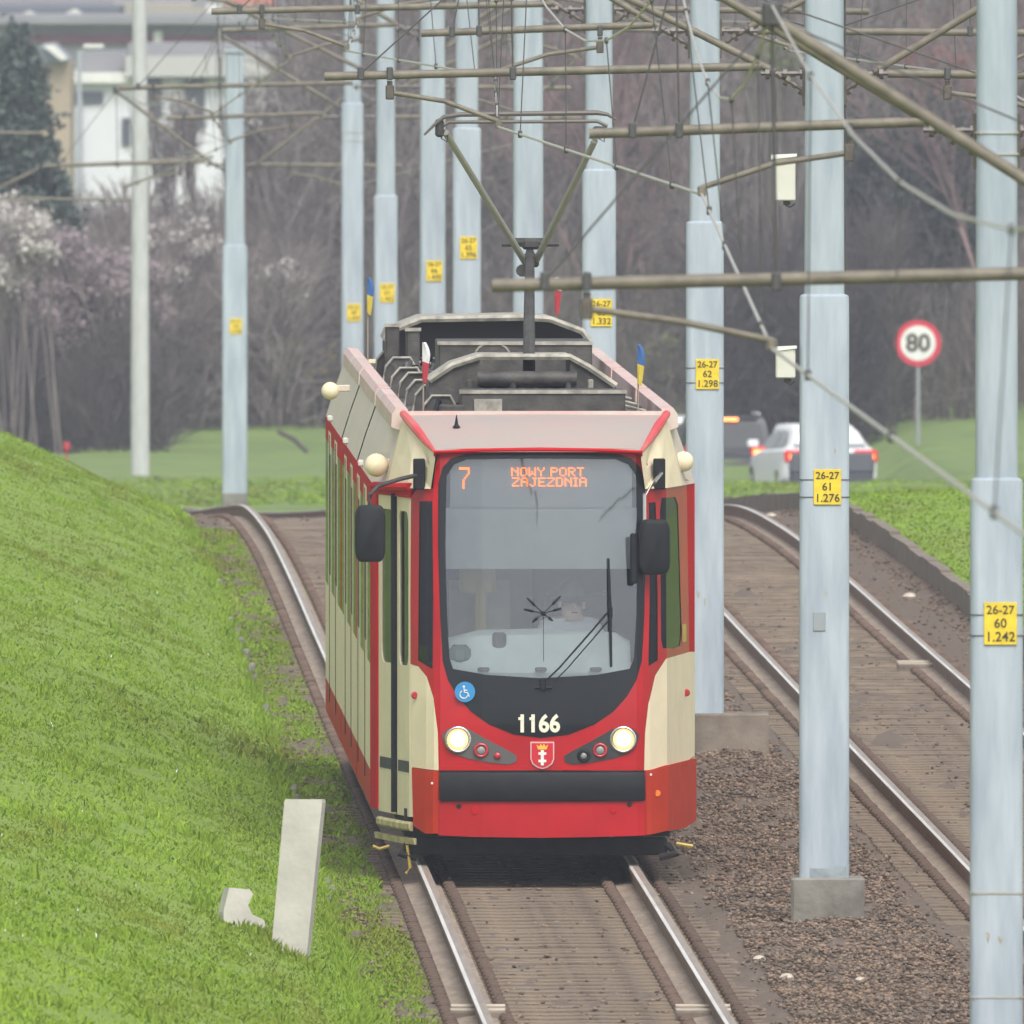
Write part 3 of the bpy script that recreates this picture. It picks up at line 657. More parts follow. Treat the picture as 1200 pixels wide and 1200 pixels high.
G = [(548, 539), (634, 538), (722, 539), (737, 545), (746, 558), (748, 640), (746, 720), (743, 772), (738, 784), (700, 791), (634, 795), (570, 791), (531, 784), (527, 772), (524, 720), (522, 640), (524, 558), (533, 545)]
WA, GA = AZ(W), AZ(G)
gl_l = AZ([(492, 588), (507, 588), (508, 700), (507, 784), (490, 774), (491, 680)])
gl_r1 = AZ([(761, 590), (769, 589), (771, 700), (771, 774), (760, 781), (762, 690)])
gl_r2 = AZ([(776, 584), (792, 583), (795, 592), (799, 740), (797, 757), (790, 760), (777, 760), (775, 750), (774, 600)])
red_out = AZ([(515, 527), (634, 525), (755, 527), (760, 545), (762, 572), (805, 562), (808, 700), (809, 764), (781, 772), (768, 792), (760, 825), (756, 860), (755, 903), (634, 903), (514, 903), (513, 858), (508, 818), (500, 793), (490, 781), (481, 778), (481, 700), (482, 585), (488, 574), (508, 573), (511, 545)])
panel('front_panel', [red_out, WA, gl_l, gl_r1, gl_r2], M['redgloss'], 0)
panel('windscreen_surround', [WA, GA], M['mask'], .004)
panel('windscreen', [GA], M['glass'], .002)
for g_ in (gl_l, gl_r1, gl_r2): panel('corner_window', [g_], M['sideglass'], -.004)
# cream corner panels
cl = AZ([(481, 778), (490, 781), (500, 793), (508, 818), (513, 858), (514, 903), (484, 900), (484, 778)])
cl[0] = (pa(483), pz(778, pa(483)))
zb = .30
panel('corner_panel', [[(pa(481), pz(779, pa(481)))]+AZ([(490, 781), (500, 793), (508, 818), (513, 858), (514, 903)])+[(pa(483), pz(899, pa(483)))]], M['cream'], 0)
a_end = SA[6]
panel('corner_panel', [AZ([(809, 764), (781, 772), (768, 792), (760, 825), (756, 860), (755, 903)])+[(pa(805), pz(893, pa(805))), (a_end, pz(885, a_end)), (a_end, pz(764, a_end))]], M['cream'], 0)
# lower red/orange corners
o = panel('corner_skirt', [AZ([(484, 900), (514.5, 904), (515, 977), (500, 977), (486, 968)])], M['orange_red'], .012, thick=.02)
o = panel('corner_skirt', [AZ([(755.5, 904), (780, 897)])+[(a_end, pz(889, a_end)), (a_end, pz(962, a_end))]+AZ([(800, 971), (780, 974), (756, 979)])], M['orange_red'], .012, thick=.02); 
panel('front_skirt', [AZ([(515, 938), (634, 938), (755, 938), (755, 979), (700, 981), (634, 982), (560, 981), (515, 979)])], M['redgloss'], .016, thick=.02)
# bumper
def sf_b(a, z, off): return surf(a, z, off)
b0 = AZ([(517, 904)])[0]; b1 = AZ([(752, 939)])[0]
mb = MB(); rings = []
for a in np.linspace(b0[0], b1[0], 21):
    rings.append([surf(a, z, o_) for z, o_ in ((b1[1], .0), (b1[1]+.002, .035), (b1[1]+.015, .045), (b0[1]-.03, .045), (b0[1]-.008, .03), (b0[1], .0))])
mb.loft(rings); mb.build('bumper', M['black'], tram, smooth=True)
mb = MB()
for px, py in ((538, 945), (737, 943)):
    a = pa(px); p = surf(a, pz(py), .018); mb.lathe([(.0, -.004), (.018, -.004), (.018, .004), (.0, .004)], p, 'Y', 10)
mb.build('bolt_hole', M['black'], tram)
mb = MB()
for px, py in ((557, 950), (718, 949)):
    a = pa(px); p = surf(a, pz(py), .018); mb.lathe([(.0, -.008), (.026, -.008), (.026, .004), (.0, .004)], p, 'Y', 12)
mb.build('cover_cap', M['red'], tram)
mb = MB(); p = surf(pa(768), pz(930, pa(768)), .018); mb.lathe([(0, -.012), (.02, -.012), (.024, .004), (0, .004)], p, 'Y', 10); mb.build('indicator_lamp', M['orange'], tram)
mb = MB()
for px, py in ((508, 918), (761, 908)): p = surf(pa(px), pz(py, pa(px)), .014); mb.lathe([(0, -.008), (.008, -.008), (.01, .002), (0, .002)], p, 'Y', 8)
mb.build('bolt', M['white'], tram)
# headlight clusters
for sgn in (-1, 1):
    mir = (lambda x: x) if sgn < 0 else (lambda x: 1269-x+0)
    pod = [(518, 862), (525, 854), (538, 851), (550, 855), (575, 869), (596, 880), (606, 886), (605, 893), (596, 896), (575, 894), (548, 889), (530, 883), (521, 874)]
    if sgn > 0: pod = [(1267-x, y) for x, y in pod]
    o = panel('headlight_cluster', [AZ(pod)], mat('cluster_housing', (.10, .10, .10) if sgn < 0 else (.035, .037, .04), .35, coat=.3), .006, thick=.012)
    def disc(px, py, r, mtl, nm, rim=None):
        px = px if sgn < 0 else 1267-px; a = pa(px); p = surf(a, pz(py), .012)
        m_ = MB(); m_.lathe([(0, -.014), (r*.6, -.012), (r*.92, -.006), (r, .004), (0, .004)], p, 'Y', 20); q = m_.build(nm, mtl, o, smooth='all')
        if rim:
            m_ = MB(); m_.lathe([(r, .004), (r+.002, -.014), (r+.016, -.012), (r+.022, .004)], p, 'Y', 20); m_.build('lamp_ring', rim, o, smooth='all')
    disc(537, 867, .078, M['lampwarm'], 'headlight', M['chrome'])
    a = pa(537 if sgn < 0 else 730); p = surf(a, pz(867), .026); m_ = MB(); m_.lathe([(0, -.012), (.03, -.010), (.052, .0), (0, .004)], p, 'Y', 20); m_.build('bulb_glow', M['lampon'], o, smooth='all')
    disc(564, 879.5, .034, M['greylens'], 'lamp', M['redlens'])
    disc(583, 886, .026, M['redlens'] if sgn < 0 else M['greylens'], 'lamp', M['black'] if sgn > 0 else None)
# fleet number
text_mesh('1166', .172, M['num'], tram, 'fleet_number', (plan(pa(631))[0], -.008, pz(849)), ext=.002, bold=.0055, sx=.90)
mb = MB()
for px in (611, 624): q = fp(px, 841, .011); mb.box((q[0]-.022, -.014, q[2]-.018), (q[0]+.012, -.010, q[2]+.002))
mb.build('number_serif', M['num'], tram)
# crest
cx = plan(pa(635.5))[0]; cz = pz(885)
def shield(k): return [(cx+x*k, cz+z*k) for x, z in ((-.085, .095), (.085, .095), (.085, -.03), (.07, -.065), (.035, -.09), (0, -.10), (-.035, -.09), (-.07, -.065), (-.085, -.03))]
mb = MB(); mb.prism(shield(1.0), -.012, 0.02); cr = mb.build('crest', mat('crest_border', (.72, .45, .45), .5), tram)
mb = MB(); mb.prism(shield(.90), -.015, -.012); mb.build('crest_field', mat('crest_red', (.58, .015, .03), .4), cr)
mb = MB()
for zc_ in (.008, -.045):
    mb.box((cx-.011, -.019, cz+zc_-.028), (cx+.011, -.0155, cz+zc_+.028)); mb.box((cx-.028, -.0195, cz+zc_-.006), (cx+.028, -.015, cz+zc_+.012))
mb.build('crest_cross', M['white'], cr)
mb = MB(); mb.prism([(cx+x, cz+z) for x, z in ((-.03, .04), (.03, .04), (.042, .075), (.022, .06), (.012, .082), (0, .062), (-.012, .082), (-.022, .06), (-.042, .075))], -.019, -.015); mb.build('crest_crown', M['gold'], cr)
# wheelchair sign
a = pa(545.5); p = surf(a, pz(811), .03)
mb = MB(); mb.lathe([(0, -.004), (.073, -.004), (.073, .002), (0, .002)], p, 'Y', 24); wc = mb.build('wheelchair_sign', M['blue'], tram)
mb = MB(); y_ = p[1]-.006
mb.lathe([(0, -.001), (.009, -.001), (.009, .001), (0, .001)], (p[0]-.008, y_, p[2]+.038), 'Y', 10)
mb.tube([(p[0]-.008, y_, p[2]+.026), (p[0]-.004, y_, p[2]-.004), (p[0]+.018, y_, p[2]-.006), (p[0]+.03, y_, p[2]-.034)], .0045, 5); mb.tube([(p[0]-.006, y_, p[2]+.012), (p[0]+.016, y_, p[2]+.011)], .004, 5)
mb.tube([(p[0]-.008+.028*math.cos(R(q)), y_, p[2]-.018+.028*math.sin(R(q))) for q in range(120, 361, 20)], .004, 5); mb.build('pictogram', M['white'], wc)
# wiper
y_ = -.03
mb = MB(); mb.tube([fp(634, 803), fp(655, 783, .04), fp(712, 718, .035)], .007, 6); mb.tube([fp(650, 798), fp(665, 783, .04), fp(716, 724, .035)], .005, 6); mb.cbox(fp(636, 802, .015), (.05, .05, .09), .012)
mb.tube([fp(627, 806, .02), fp(647, 806, .02)], .012, 6); wp = mb.build('wiper', M['black'], tram)
mb = MB(); mb.tube([fp(713, 655, .015), fp(714.5, 715, .03), fp(716, 782, .015)], [.010, .014, .010], 6); mb.cbox(fp(715, 718, .03), (.03, .03, .08), .008); mb.build('wiper_blade', M['black'], wp)
# black burst-shaped ornament hanging inside the windscreen
mb = MB(); c_ = Vector(fp(637, 719, .016))
for dx, dy in ((-19, -18), (-23, -5), (-13, 10), (20, -20), (21, -6), (11, 9)):
    e_ = Vector(fp(637+dx, 719+dy, .016)); mb.tube([c_, c_.lerp(e_, .5), c_.lerp(e_, .6), e_], [.003, .003, .011, .006], 6)
mb.lathe([(0, -.012), (.017, -.008), (.017, .008), (0, .012)], c_, 'Y', 10); mb.tube([c_, fp(637, 775, .016)], .002, 5); mb.build('windscreen_ornament', M['black'], tram)
# destination display behind the glass
mb = MB(); a0, a1 = fp(526, 540, -.10), fp(745, 596, -.10); mb.box((a0[0], .30, a1[2]), (a1[0], .42, a0[2])); dd = mb.build('destination_display', mat('display_housing', (.20, .23, .25), .6), tram)  # grey, not black: reflected sky on the glass put into the colour
FONT = {'N': '10001 11001 10101 10011 10001 10001 10001', 'O': '01110 10001 10001 10001 10001 10001 01110', 'W': '10001 10001 10001 10101 10101 11011 10001', 'Y': '10001 10001 01010 00100 00100 00100 00100', 'P': '11110 10001 10001 11110 10000 10000 10000', 'R': '11110 10001 10001 11110 10100 10010 10001', 'T': '11111 00100 00100 00100 00100 00100 00100', 'Z': '11111 00001 00010 00100 01000 10000 11111', 'A': '01110 10001 10001 11111 10001 10001 10001', 'J': '00111 00010 00010 00010 00010 10010 01100', 'E': '11111 10000 10000 11110 10000 10000 11111', 'D': '11110 10001 10001 10001 10001 10001 11110', 'I': '111 010 010 010 010 010 111', ' ': '00 00 00 00 00 00 00', '7': '111111 000001 000001 000010 000100 001000 001000 001000 001000'}
def led(text, x0, z_top, pitch, y, parent, zp=None):
    mb = MB(); x = x0; zp = zp or pitch
    for ch in text:
        rows = FONT[ch].split()
        for r_, row in enumerate(rows):
            for c2, b_ in enumerate(row):
                if b_ == '1': q = (x+c2*pitch, y, z_top-r_*zp); k = pitch*.47; mb.box((q[0]-k, y-.004, q[2]-zp*.43), (q[0]+k, y, q[2]+zp*.43))
        x += (len(rows[0])+1)*pitch
    return mb.build('led_text', M['led'], parent)
xl = fp(596, 550)[0]+.03; z1 = pz(548.5); z2 = pz(560.5)
pit = (683-596)/164.4/52.
led('NOWY PORT', xl, z1-.006, .531/51, .296, dd, .0091); led('ZAJEZDNIA', fp(597, 550)[0]+.03, z2-.006, .522/50, .296, dd, .0091)
led('7', fp(540.5, 550)[0], pz(549)-.006, .0125, .296, dd, .0172)
# sun blind, dashboard, cab walls
mb = MB(); mb.box((fp(524, 600)[0], .31, pz(668)), (fp(746, 600)[0], .325, pz(596))); mb.build('sun_blind', M['blind'], tram)  # blind panel, its grey stands in for sky reflected in the glass
mb = MB(); rr_ = []
for u, top in ((-.66, 1.62), (-.5, 1.66), (-.42, 1.68), (0, 1.69), (.35, 1.68), (.56, 1.66), (.66, 1.60)):
    rr_.append([(u, .16, 1.28), (u, .13, 1.38), (u, .30, top-.04), (u, .42, top), (u, .62, top-.02), (u, .66, 1.2)])
mb.loft(rr_); db = mb.build('dashboard', M['dash'], tram, smooth=True)
mb = MB(); mb.cbox((fp(586, 752)[0], .26, pz(752)), (.10, .05, .12), .03); mb.build('instrument_pod', M['darkmetal'], db)
mb = MB()
for px in (567, 634, 698): mb.cbox((fp(px, 786)[0], .10, pz(785)), (.085, .05, .03), .012)
mb.build('vent', M['darkmetal'], db)
mb = MB(); mb.cbox((fp(540, 765)[0], .22, pz(768)), (.16, .12, .14), .05); mb.build('cash_tray', mat('dull_green', (.10, .16, .14), .6), db)
mb = MB(); mb.box((-1.08, 2.2, .5), (1.08, 2.24, 1.4)); mb.box((-1.08, 2.2, 1.4), (-.75, 2.24, 2.9)); mb.box((-.28, 2.2, 1.4), (.0, 2.24, 2.9)); mb.box((.85, 2.2, 1.4), (1.08, 2.24, 2.9)); mb.build('cab_partition', M['interior'], tram)
mb = MB(); mb.box((-.62, 1.1, 1.2), (-.18, 1.14, pz(685))); mb.build('cab_cabinet', mat('tan_panel', (.26, .22, .16), .7, var=.15, scale=6), tram)
mb = MB(); mb.tube([(-.40, .95, 1.2), (-.40, .95, 2.02)], .045, 8); mb.cbox((-.42, .95, 2.02), (.26, .06, .2), .03); mb.build('grab_pole', mat('yellow_pole', (.42, .33, .10), .5), tram)
mb = MB(); mb.cbox((.30, 1.45, 1.55), (.48, .12, .75), .05); mb.cbox((.30, 1.2, 1.12), (.48, .5, .14), .05); mb.cbox((.30, 1.2, .75), (.2, .2, .6), .02); mb.build('driver_seat', M['darkmetal'], tram)
mb = MB(); mb.box((-.88, .6, .42), (.88, 2.1, .46)); mb.box((-1.12, 2.1, .42), (1.12, 25.8, .46)); mb.build('floor', M['darkmetal'], tram)

# upper cream corners between windscreen and door heads, ruled up to the roof edge
RT = [(.74, .24, 2.955), (.80, .42, 3.02), (.93, 1.25, 3.19), (.97, 1.6, 3.20), (.97, 26, 3.20)]
def fascia(side, mtl_list):
    lowz = 2.70
    lo = [plan(SA[i]) for i in (2, 4, 5)]
    for (vlist, m_, nm) in mtl_list: 
        mb = MB(); n_ = []
        for (lu, lv, lz), (uu, uv, uz) in vlist: n_.append([(side*lu, lv, lz), (side*(lu*.55+uu*.45), lv*.55+uv*.45, lz*.52+uz*.48), (side*uu, uv, uz)])
        mb.loft(n_, closed=False); mb.build(nm, m_, tram)
for side in (-1, 1):
    zl = 2.69
    seg_front = [((.735, .18, 2.90), (.735, .20, 2.955)), ((.765, .25, zl), (.78, .36, 3.0)), ((.925, .52, zl), (.86, .85, 3.10)), ((1.06, 1.35, zl), (.94, 1.3, 3.19))]
    seg_mid = [((1.06, 1.35, zl), (.94, 1.3, 3.19)), ((1.165, 2.06, zl), (1.01, 2.06, 3.15)), ((1.165, 8.9, zl), (1.01, 8.9, 3.15))]
    fascia(side, [(seg_front, M['cream'], 'roof_corner'), (seg_mid, M['fasciac'], 'roof_side')])
    fascia(side, [([((1.165, 9.3, zl), (1.01, 9.3, 3.15)), ((1.165, 17, zl), (1.01, 17, 3.15))], M['fasciac'], 'roof_side'), ([((1.165, 17.4, zl), (1.01, 17.4, 3.15)), ((1.165, 26, zl), (1.01, 26, 3.15))], M['fasciac'], 'roof_side')])
    # black corner block that carries the mirror arm
    pxb = 496 if side < 0 else 769; a = pa(pxb); p = surf(a, pz(556, a), .03)
    mb = MB(); mb.cbox((p[0]-.0, p[1]-.01, p[2]), (.085, .10, .22), .01); mb.build('mirror_bracket', M['black'], tram)
# roof cap (front)
mb = MB(); rows = []
for f in np.linspace(0, 1, 7):
    u_w = .735+(.935-.735)*f; z = 2.955+(3.195-2.955)*(1-(1-f)**1.5); row = []
    for k_ in np.linspace(-1, 1, 17):
        u = u_w*k_; front = .03+.11*2+.02*abs(k_)**3; v = front*(1-f)+1.3*f; zz = z+(.035*(1-k_*k_))*(math.sin(math.pi*min(1, f*1.2))*.6+f*.2)
        if f == 0: zz = 2.955
        row.append((u, v-(.04 if f == 0 else 0), zz))
    rows.append(row)
mb.loft(rows, closed=False); mb.build('roof_cap', M['roofpaint'], tram, smooth='all')
mb = MB(); mb.tube([(-.735, .2, 2.93), (-.74, .17, 2.955), (-.4, .145, 2.968), (0, .14, 2.97), (.4, .145, 2.968), (.74, .17, 2.955), (.735, .2, 2.93)], .012, 6); mb.build('windscreen_trim', M['red'], tram, smooth=True)
for side in (-1, 1):
    mb = MB(); mb.tube([(side*.735, .2, 2.955), (side*.80, .5, 3.03), (side*.87, .88, 3.12), (side*.945, 1.28, 3.205)], [.012, .026, .034, .028], 8); mb.build('roof_edge_trim', M['roofedge'], tram, smooth=True)
mb = MB(); mb.box((-.93, 1.3, 3.15), (.93, 1.34, 3.225)); mb.build('roof_step', M['roofrail'], tram)
mb = MB(); mb.lathe([(.03, 0), (.014, .02), (.006, .07), (.002, .09)], (plan(pa(537))[0]*1.0, .75, 3.12), 'Z', 8); mb.build('antenna', M['black'], tram)
# roof deck and rails
mb = MB(); mb.box((-.95, 1.34, 3.06), (.95, 26, 3.12)); mb.build('roof_deck', M['roofmetal'], tram)
for side in (-1, 1):
    for (v0, v1) in ((1.35, 3.4), (3.43, 5.6), (5.63, 8.9), (9.3, 13), (13.04, 17), (17.4, 21.5), (21.54, 25.9)):
        mb = MB(); mb.loft([[(side*1.03, v, 3.11), (side*1.025, v, 3.20), (side*.995, v, 3.245), (side*.91, v, 3.235), (side*.905, v, 3.06)] for v in (v0, v1)]); mb.build('roof_rail', M['roofrail'], tram)
# articulation bellows
for v in (8.9, 17.0):
    mb = MB(); 
    for k_ in range(5): 
        u = 1.12 if k_ % 2 else 1.08; mb.box((-u, v+k_*.08, .55), (u, v+.078+k_*.08, 2.68)); mb.box((-u+.16, v+k_*.08, 2.682), (u-.12, v+.078+k_*.08, 3.08))
    mb.build('bellows', M['black'], tram)
# sides
Z_S = .33
def side_panel(side, v0, v1, z0, z1, mtl, nm, off=0, th=.03):
    mb = MB(); u = 1.165+off; mb.box((side*(u-th), v0, z0), (side*u, v1, z1)); return mb.build(nm, mtl, tram)
secs = [(2.06, 8.9), (9.3, 17.0), (17.4, 26.0)]
for side in (-1, 1):
    for si, (s0, s1) in enumerate(secs):
        side_panel(side, s0, s1, .36, .62, M['orange_red'], 'side_skirt')
        side_panel(side, s0, s1, .62, 1.38, M['cream'], 'side_panel')
        side_panel(side, s0, s1, 2.52, 2.70, M['red'], 'window_header')
        n_w = 4 if si == 0 else 5; ln = (s1-s0)/n_w
        for k_ in range(n_w):
            a0 = s0+k_*ln
            side_panel(side, a0, a0+.22, 1.38, 2.52, M['red'] if k_ in (0, 2) else M['cream'], 'window_pillar', 0)
            mb = MB(); mb.box((side*(1.155), a0+.222, 1.382), (side*1.1646, a0+ln, 2.52)); mb.build('side_window', M['sideglass'], tram)
            if (side < 0 and k_ in (1, 3)):
                dr_ = MB(); dr_.box((side*1.1655, a0+.3, .63), (side*1.1668, a0+ln-.08, 1.5)); dr_.box((side*1.1655, a0+.3, 2.45), (side*1.1668, a0+ln-.08, 2.62)); dr_.box((side*1.1655, a0+.3, 1.5), (side*1.1668, a0+.42, 2.45)); dr_.box((side*1.1655, a0+ln-.2, 1.5), (side*1.1668, a0+ln-.08, 2.45)); dr_.box((side*1.1655, a0+ln/2+.06, 1.5), (side*1.1668, a0+ln/2+.16, 2.45))
                dro = dr_.build('door', M['cream'], tram); mb = MB(); mb.box((side*1.1658, a0+.42, 1.5), (side*1.1664, a0+ln-.2, 2.45)); mb.build('door_glass', M['sideglass'], dro)
                mb = MB(); mb.tube([(side*1.166, a0+ln/2+.11, .5), (side*1.166, a0+ln/2+.11, 2.6)], .007, 6); mb.build('door_seal', M['black'], dro)
    for v in (6.6, 14.5, 23.0):
        mb = MB(); mb.cbox((side*1.17, v, 2.74), (.04, .15, .05), .015); mb.build('hinge_cover', M['white'], tram)
mb = MB(); mb.box((-1.13, 25.9, .4), (1.13, 26, 2.7)); mb.box((-.98, 25.9, 2.703), (.98, 26, 3.15)); mb.build('rear_wall', M['cream'], tram)
# front door (left), on the slanted facet
aL0, aL1 = pa(483), -SA[6]
def ap(px): return pa(px)
zt_, zb_ = 2.62, .345
e1, e2 = ap(482), ap(442); mid = ap(463)
def leaf(x0, x1, nm):
    out = [(x0, zb_), (x1, zb_), (x1, zt_), (x0, zt_)]
    lo, hi = min(x0, x1), max(x0, x1); w__ = hi-lo
    win = rrect(lo+w__*.15, 1.42, hi-w__*.15, 2.52, w__*.16)
    o = panel(nm, [out, win], M['cream'], -.010, thick=.03)
    panel('door_window', [win], M['sideglass'], -.02, parent=o)
    panel('kick_strip', [[(lo+w__*.1, .66), (hi-w__*.1, .66), (hi-w__*.1, .74), (lo+w__*.1, .74)]], M['darkmetal'], -.006, parent=o)
    return o
leaf(e1-.0, mid+.03, 'door_leaf'); leaf(mid-.03, e2, 'door_leaf')
mb = MB(); mb.tube([surf(mid, .36, .0), surf(mid, 1.5, .0), surf(mid, 2.0, .0), surf(mid, 2.64, .0)], .03, 8); mb.build('door_seal', M['black'], tram)
panel('door_frame', [[(e2, .36), (-SA[6]-.12, .36), (-SA[6]-.12, 2.70), (e1, 2.70), (e1, 2.62), (e2, 2.62)]], M['red'], .004, thick=.03)
mb = MB(); mb.tube([surf(ap(484), 2.70, .02), surf(ap(470), 2.69, .03), surf(ap(443), 2.68, .03)], .03, 8); mb.build('door_rain_gutter', M['red'], tram, smooth=True)
mb = MB(); mb.loft([[surf(a_, z, o_) for z, o_ in ((.245, .0), (.245, .02), (.26, .035), (.295, .035), (.31, .02), (.31, 0))] for a_ in np.linspace(ap(484), ap(446), 6)]); mb.build('door_step', M['stepyellow'], tram, smooth=True)
mb = MB(); mb.loft([[surf(a_, z, o_) for z, o_ in ((.15, .0), (.15, .02), (.195, .025), (.195, 0))] for a_ in np.linspace(ap(484)+.05, -SA[6]+.3, 6)]); mb.build('door_step', M['stepyellow'], tram)
mb = MB()
for px, py in ((487.5, 815), (803, 812)): a = pa(px); p = surf(a, pz(py, a), .01); mb.lathe([(0, -.012), (.02, -.012), (.028, .004), (0, .004)], (p[0], p[1], p[2]), 'Y', 8)
mb.build('door_button', M['redlens'], tram)
# right-hand slanted facet rear strip + upper red header
panel('corner_panel', [[(pa(805), pz(562, pa(805))), (a_end+.0, pz(566, a_end)), (a_end, pz(768, a_end)), (pa(808), pz(764, pa(808)))]], M['red'], 0)
panel('warning_label', [AZ([(799, 732), (804, 731), (804, 752), (799, 753)])], M['yellow'], .004)
# inner lining so that no daylight shows through the corners
# mirrors
for side, cx_, cy_, w_, h_ in ((-1, 433.5, 625, 36, 67), (1, 767, 641, 37, 65)):
    v = .15; s = F/(TD+v); u = (cx_-600)/s-NX+YAW*v; z = HC-(cy_+250)/s
    rings = []
    for yy, k_ in ((.07, .75), (.05, .95), (-.02, 1), (-.055, .93), (-.07, .75)):
        rings.append([(u+x*w_/s, v+yy, z+q*h_/s) for x, q in [(a_*k_, b_*(k_*.5+.5)) for a_, b_ in rrect(-.5, -.5, .5, .5, .22, 4)]])
    mb = MB(); mb.loft(rings); mo = mb.build('mirror', M['black'], tram, smooth=True)
    mb = MB()
    if side < 0: mb.tube([(plan(pa(494))[0], .36, pz(557)), (u+.22, .25, pz(562)), (u+.06, .18, pz(570)), (u-.0, v, pz(580)), (u-.0, v, z+.19)], .016, 8)
    else: mb.tube([(plan(pa(772))[0]+.02, .34, pz(556)), (u+.0, .2, pz(566)), (u-.07, .17, pz(580)), (u-.07, v, z+.17)], .014, 8)
    mb.build('mirror_arm', M['darkmetal'] if side < 0 else M['chrome'], mo, smooth=True)
# inner rear-view mirror strip right
mb = MB(); mb.cbox((fp(742, 660)[0], .08, pz(655)), (.05, .03, .36), .015); mb.build('cab_mirror', M['black'], tram)
# round cream marker lamps
for (px, py, v, r_) in ((441, 545, 1.5, .082), (801, 541, 1.5, .072), (387, 458, 14.5, .066)):
    s = F/(TD+v); u = (px-600)/s-NX+YAW*v; z = HC-(py+250)/s
    mb = MB(); n_ = 9; mb.lathe([(r_*math.sin(math.pi*k_/n_)*1.05, -r_*math.cos(math.pi*k_/n_)) for k_ in range(n_+1)], (u, v, z), 'Y', 16); mo = mb.build('marker_lamp', M['cream'], tram, smooth='all')
    mb = MB(); mb.cbox((u+(.10 if u < 0 else -.10), v+.03, z+.02), (.10, .06, .05), .01); mb.build('lamp_bracket', M['fasciac'], mo)
# underframe and wheels
mb = MB(); mb.box((-.95, .5, .20), (.95, 8.6, .40)); mb.box((-.95, 9.5, .2), (.95, 17, .4)); mb.box((-.95, 17.5, .2), (.95, 25.6, .4)); mb.build('underframe', M['under'], tram)
mb = MB(); mb.cbox((0, .55, .13), (1.86, .12, .13), .02); mb.cbox((-.6, .62, .24), (.06, .06, .2), .01); mb.cbox((.6, .62, .24), (.06, .06, .2), .01); mb.tube([(-.93, .5, .14), (-.98, .45, .08), (-.86, .45, .05)], .03, 6); mb.tube([(.93, .5, .14), (.99, .45, .08), (.87, .45, .05)], .03, 6); mb.build('lifeguard', M['under'], tram)
for v in (3.0, 4.8, 9.0, 10.3, 16.0, 17.2, 21.4, 23.2):
    for side in (-1, 1):
        mb = MB(); mb.lathe([(.0, -.05), (.33, -.06), (.36, -.06), (.355, .06), (.0, .06)], (side*.75, v, .345), 'X', 24); mb.build('wheel', M['under'], tram)
for v in (3.9, 9.65, 16.6, 22.3):
    mb = MB(); mb.cbox((0, v, .33), (1.9, 2.6, .22), .05); mb.build('bogie_frame', M['under'], tram)
mb = MB(); mb.tube([(-1.17, .9, .12), (-1.12, .9, .10), (-1.05, .9, .12)], .012, 6); mb.build('yellow_hose', M['yellow'], tram)
mb = MB(); mb.tube([(-.93, .45, .14), (-.91, .42, -.02), (-.94, .42, -.06)], .012, 6); mb.build('yellow_hose', M['yellow'], tram)
mb = MB(); mb.tube([(1.0, .8, .14), (1.12, .8, .12)], .014, 6); mb.build('yellow_hose', M['yellow'], tram)
# roof equipment
def rbox(x0, y0, x1, y1, v, dep, nm='roof_box', m1='roofmetal', rim=True, px=True):
    s = F/(TD+v); u0 = (x0-600)/s-NX+YAW*v; u1 = (x1-600)/s-NX+YAW*v; zt2 = HC-(y0+250)/s; z0 = min(HC-(y1+250)/s, 3.1)
    mb = MB(); mb.cbox(((u0+u1)/2, v+dep/2, (z0+zt2)/2), (u1-u0, dep, zt2-z0), .012); o = mb.build(nm, M[m1], tram)
    if rim: 
        mb = MB(); mb.box((u0-.01, v-.012, zt2-.02), (u1+.01, v+.03, zt2+.006)); mb.build('rim', M['pale_edge'], o)
    return o
ob = rbox(540, 458, 733, 487, 1.9, .9)
mb = MB(); s = F/(TD+1.9); u_ = (572-600)/s-NX+YAW*1.9; mb.box((u_-.1, 1.885, 3.07), (u_+.1, 1.898, 3.30)); mb.build('access_plate', M['pale_edge'], ob)
# pantograph base cover: trapezoid frame
def frame(pts, v, th, dep, nm, mtl, parent=tram):
    s = F/(TD+v); q = [((x-600)/s-NX+YAW*v, HC-(y+250)/s) for x, y in pts]
    mb = MB(); mb.tube([(u, v, z) for u, z in q], th, 6)
    mb.loft([[(u, v, z-.008), (u, v+dep, z-.008), (u, v+dep, z+.004), (u, v, z+.004)] for u, z in q])
    return mb.build(nm, mtl, parent, smooth=True)
f1 = frame([(503, 446), (530, 428), (562, 418), (668, 418), (690, 430), (722, 452)], 4.2, .026, 1.6, 'pantograph_base_frame', M['pale_edge'])
mb = MB(); s = F/(TD+4.2); q = [((x-600)/s-NX+YAW*4.2, HC-(y+250)/s) for x, y in ((503, 448), (530, 430), (562, 421), (562, 470), (503, 475))]; mb.prism(q, 4.22, 5.7); q = [((x-600)/s-NX+YAW*4.2, HC-(y+250)/s) for x, y in ((668, 421), (690, 432), (722, 454), (722, 475), (668, 470))]; mb.prism(q, 4.22, 5.7); mb.build('side_cover', M['roofmetal'], f1)
mb = MB(); mb.box((-.5, 5.3, 3.08), (.42, 5.4, 3.42)); mb.build('base_plate', M['darkmetal'], f1); mb = MB(); mb.tube([(-.45, 4.1, 3.18), (.55, 4.1, 3.18)], .03, 6); mb.build('cross_tube', M['darkmetal'], f1)
mb = MB(); 
for k_ in range(9): mb.tube([(-.34+k_*.1, 4.0, 3.12), (-.34+k_*.1, 4.0, 3.34)], .02, 6); mb.lathe([(.0, -.01), (.045, -.01), (.045, .01), (0, .01)], (-.34+k_*.1, 4.0, 3.22), 'Z', 8)
mb.build('spring_pack', M['darkmetal'], f1)
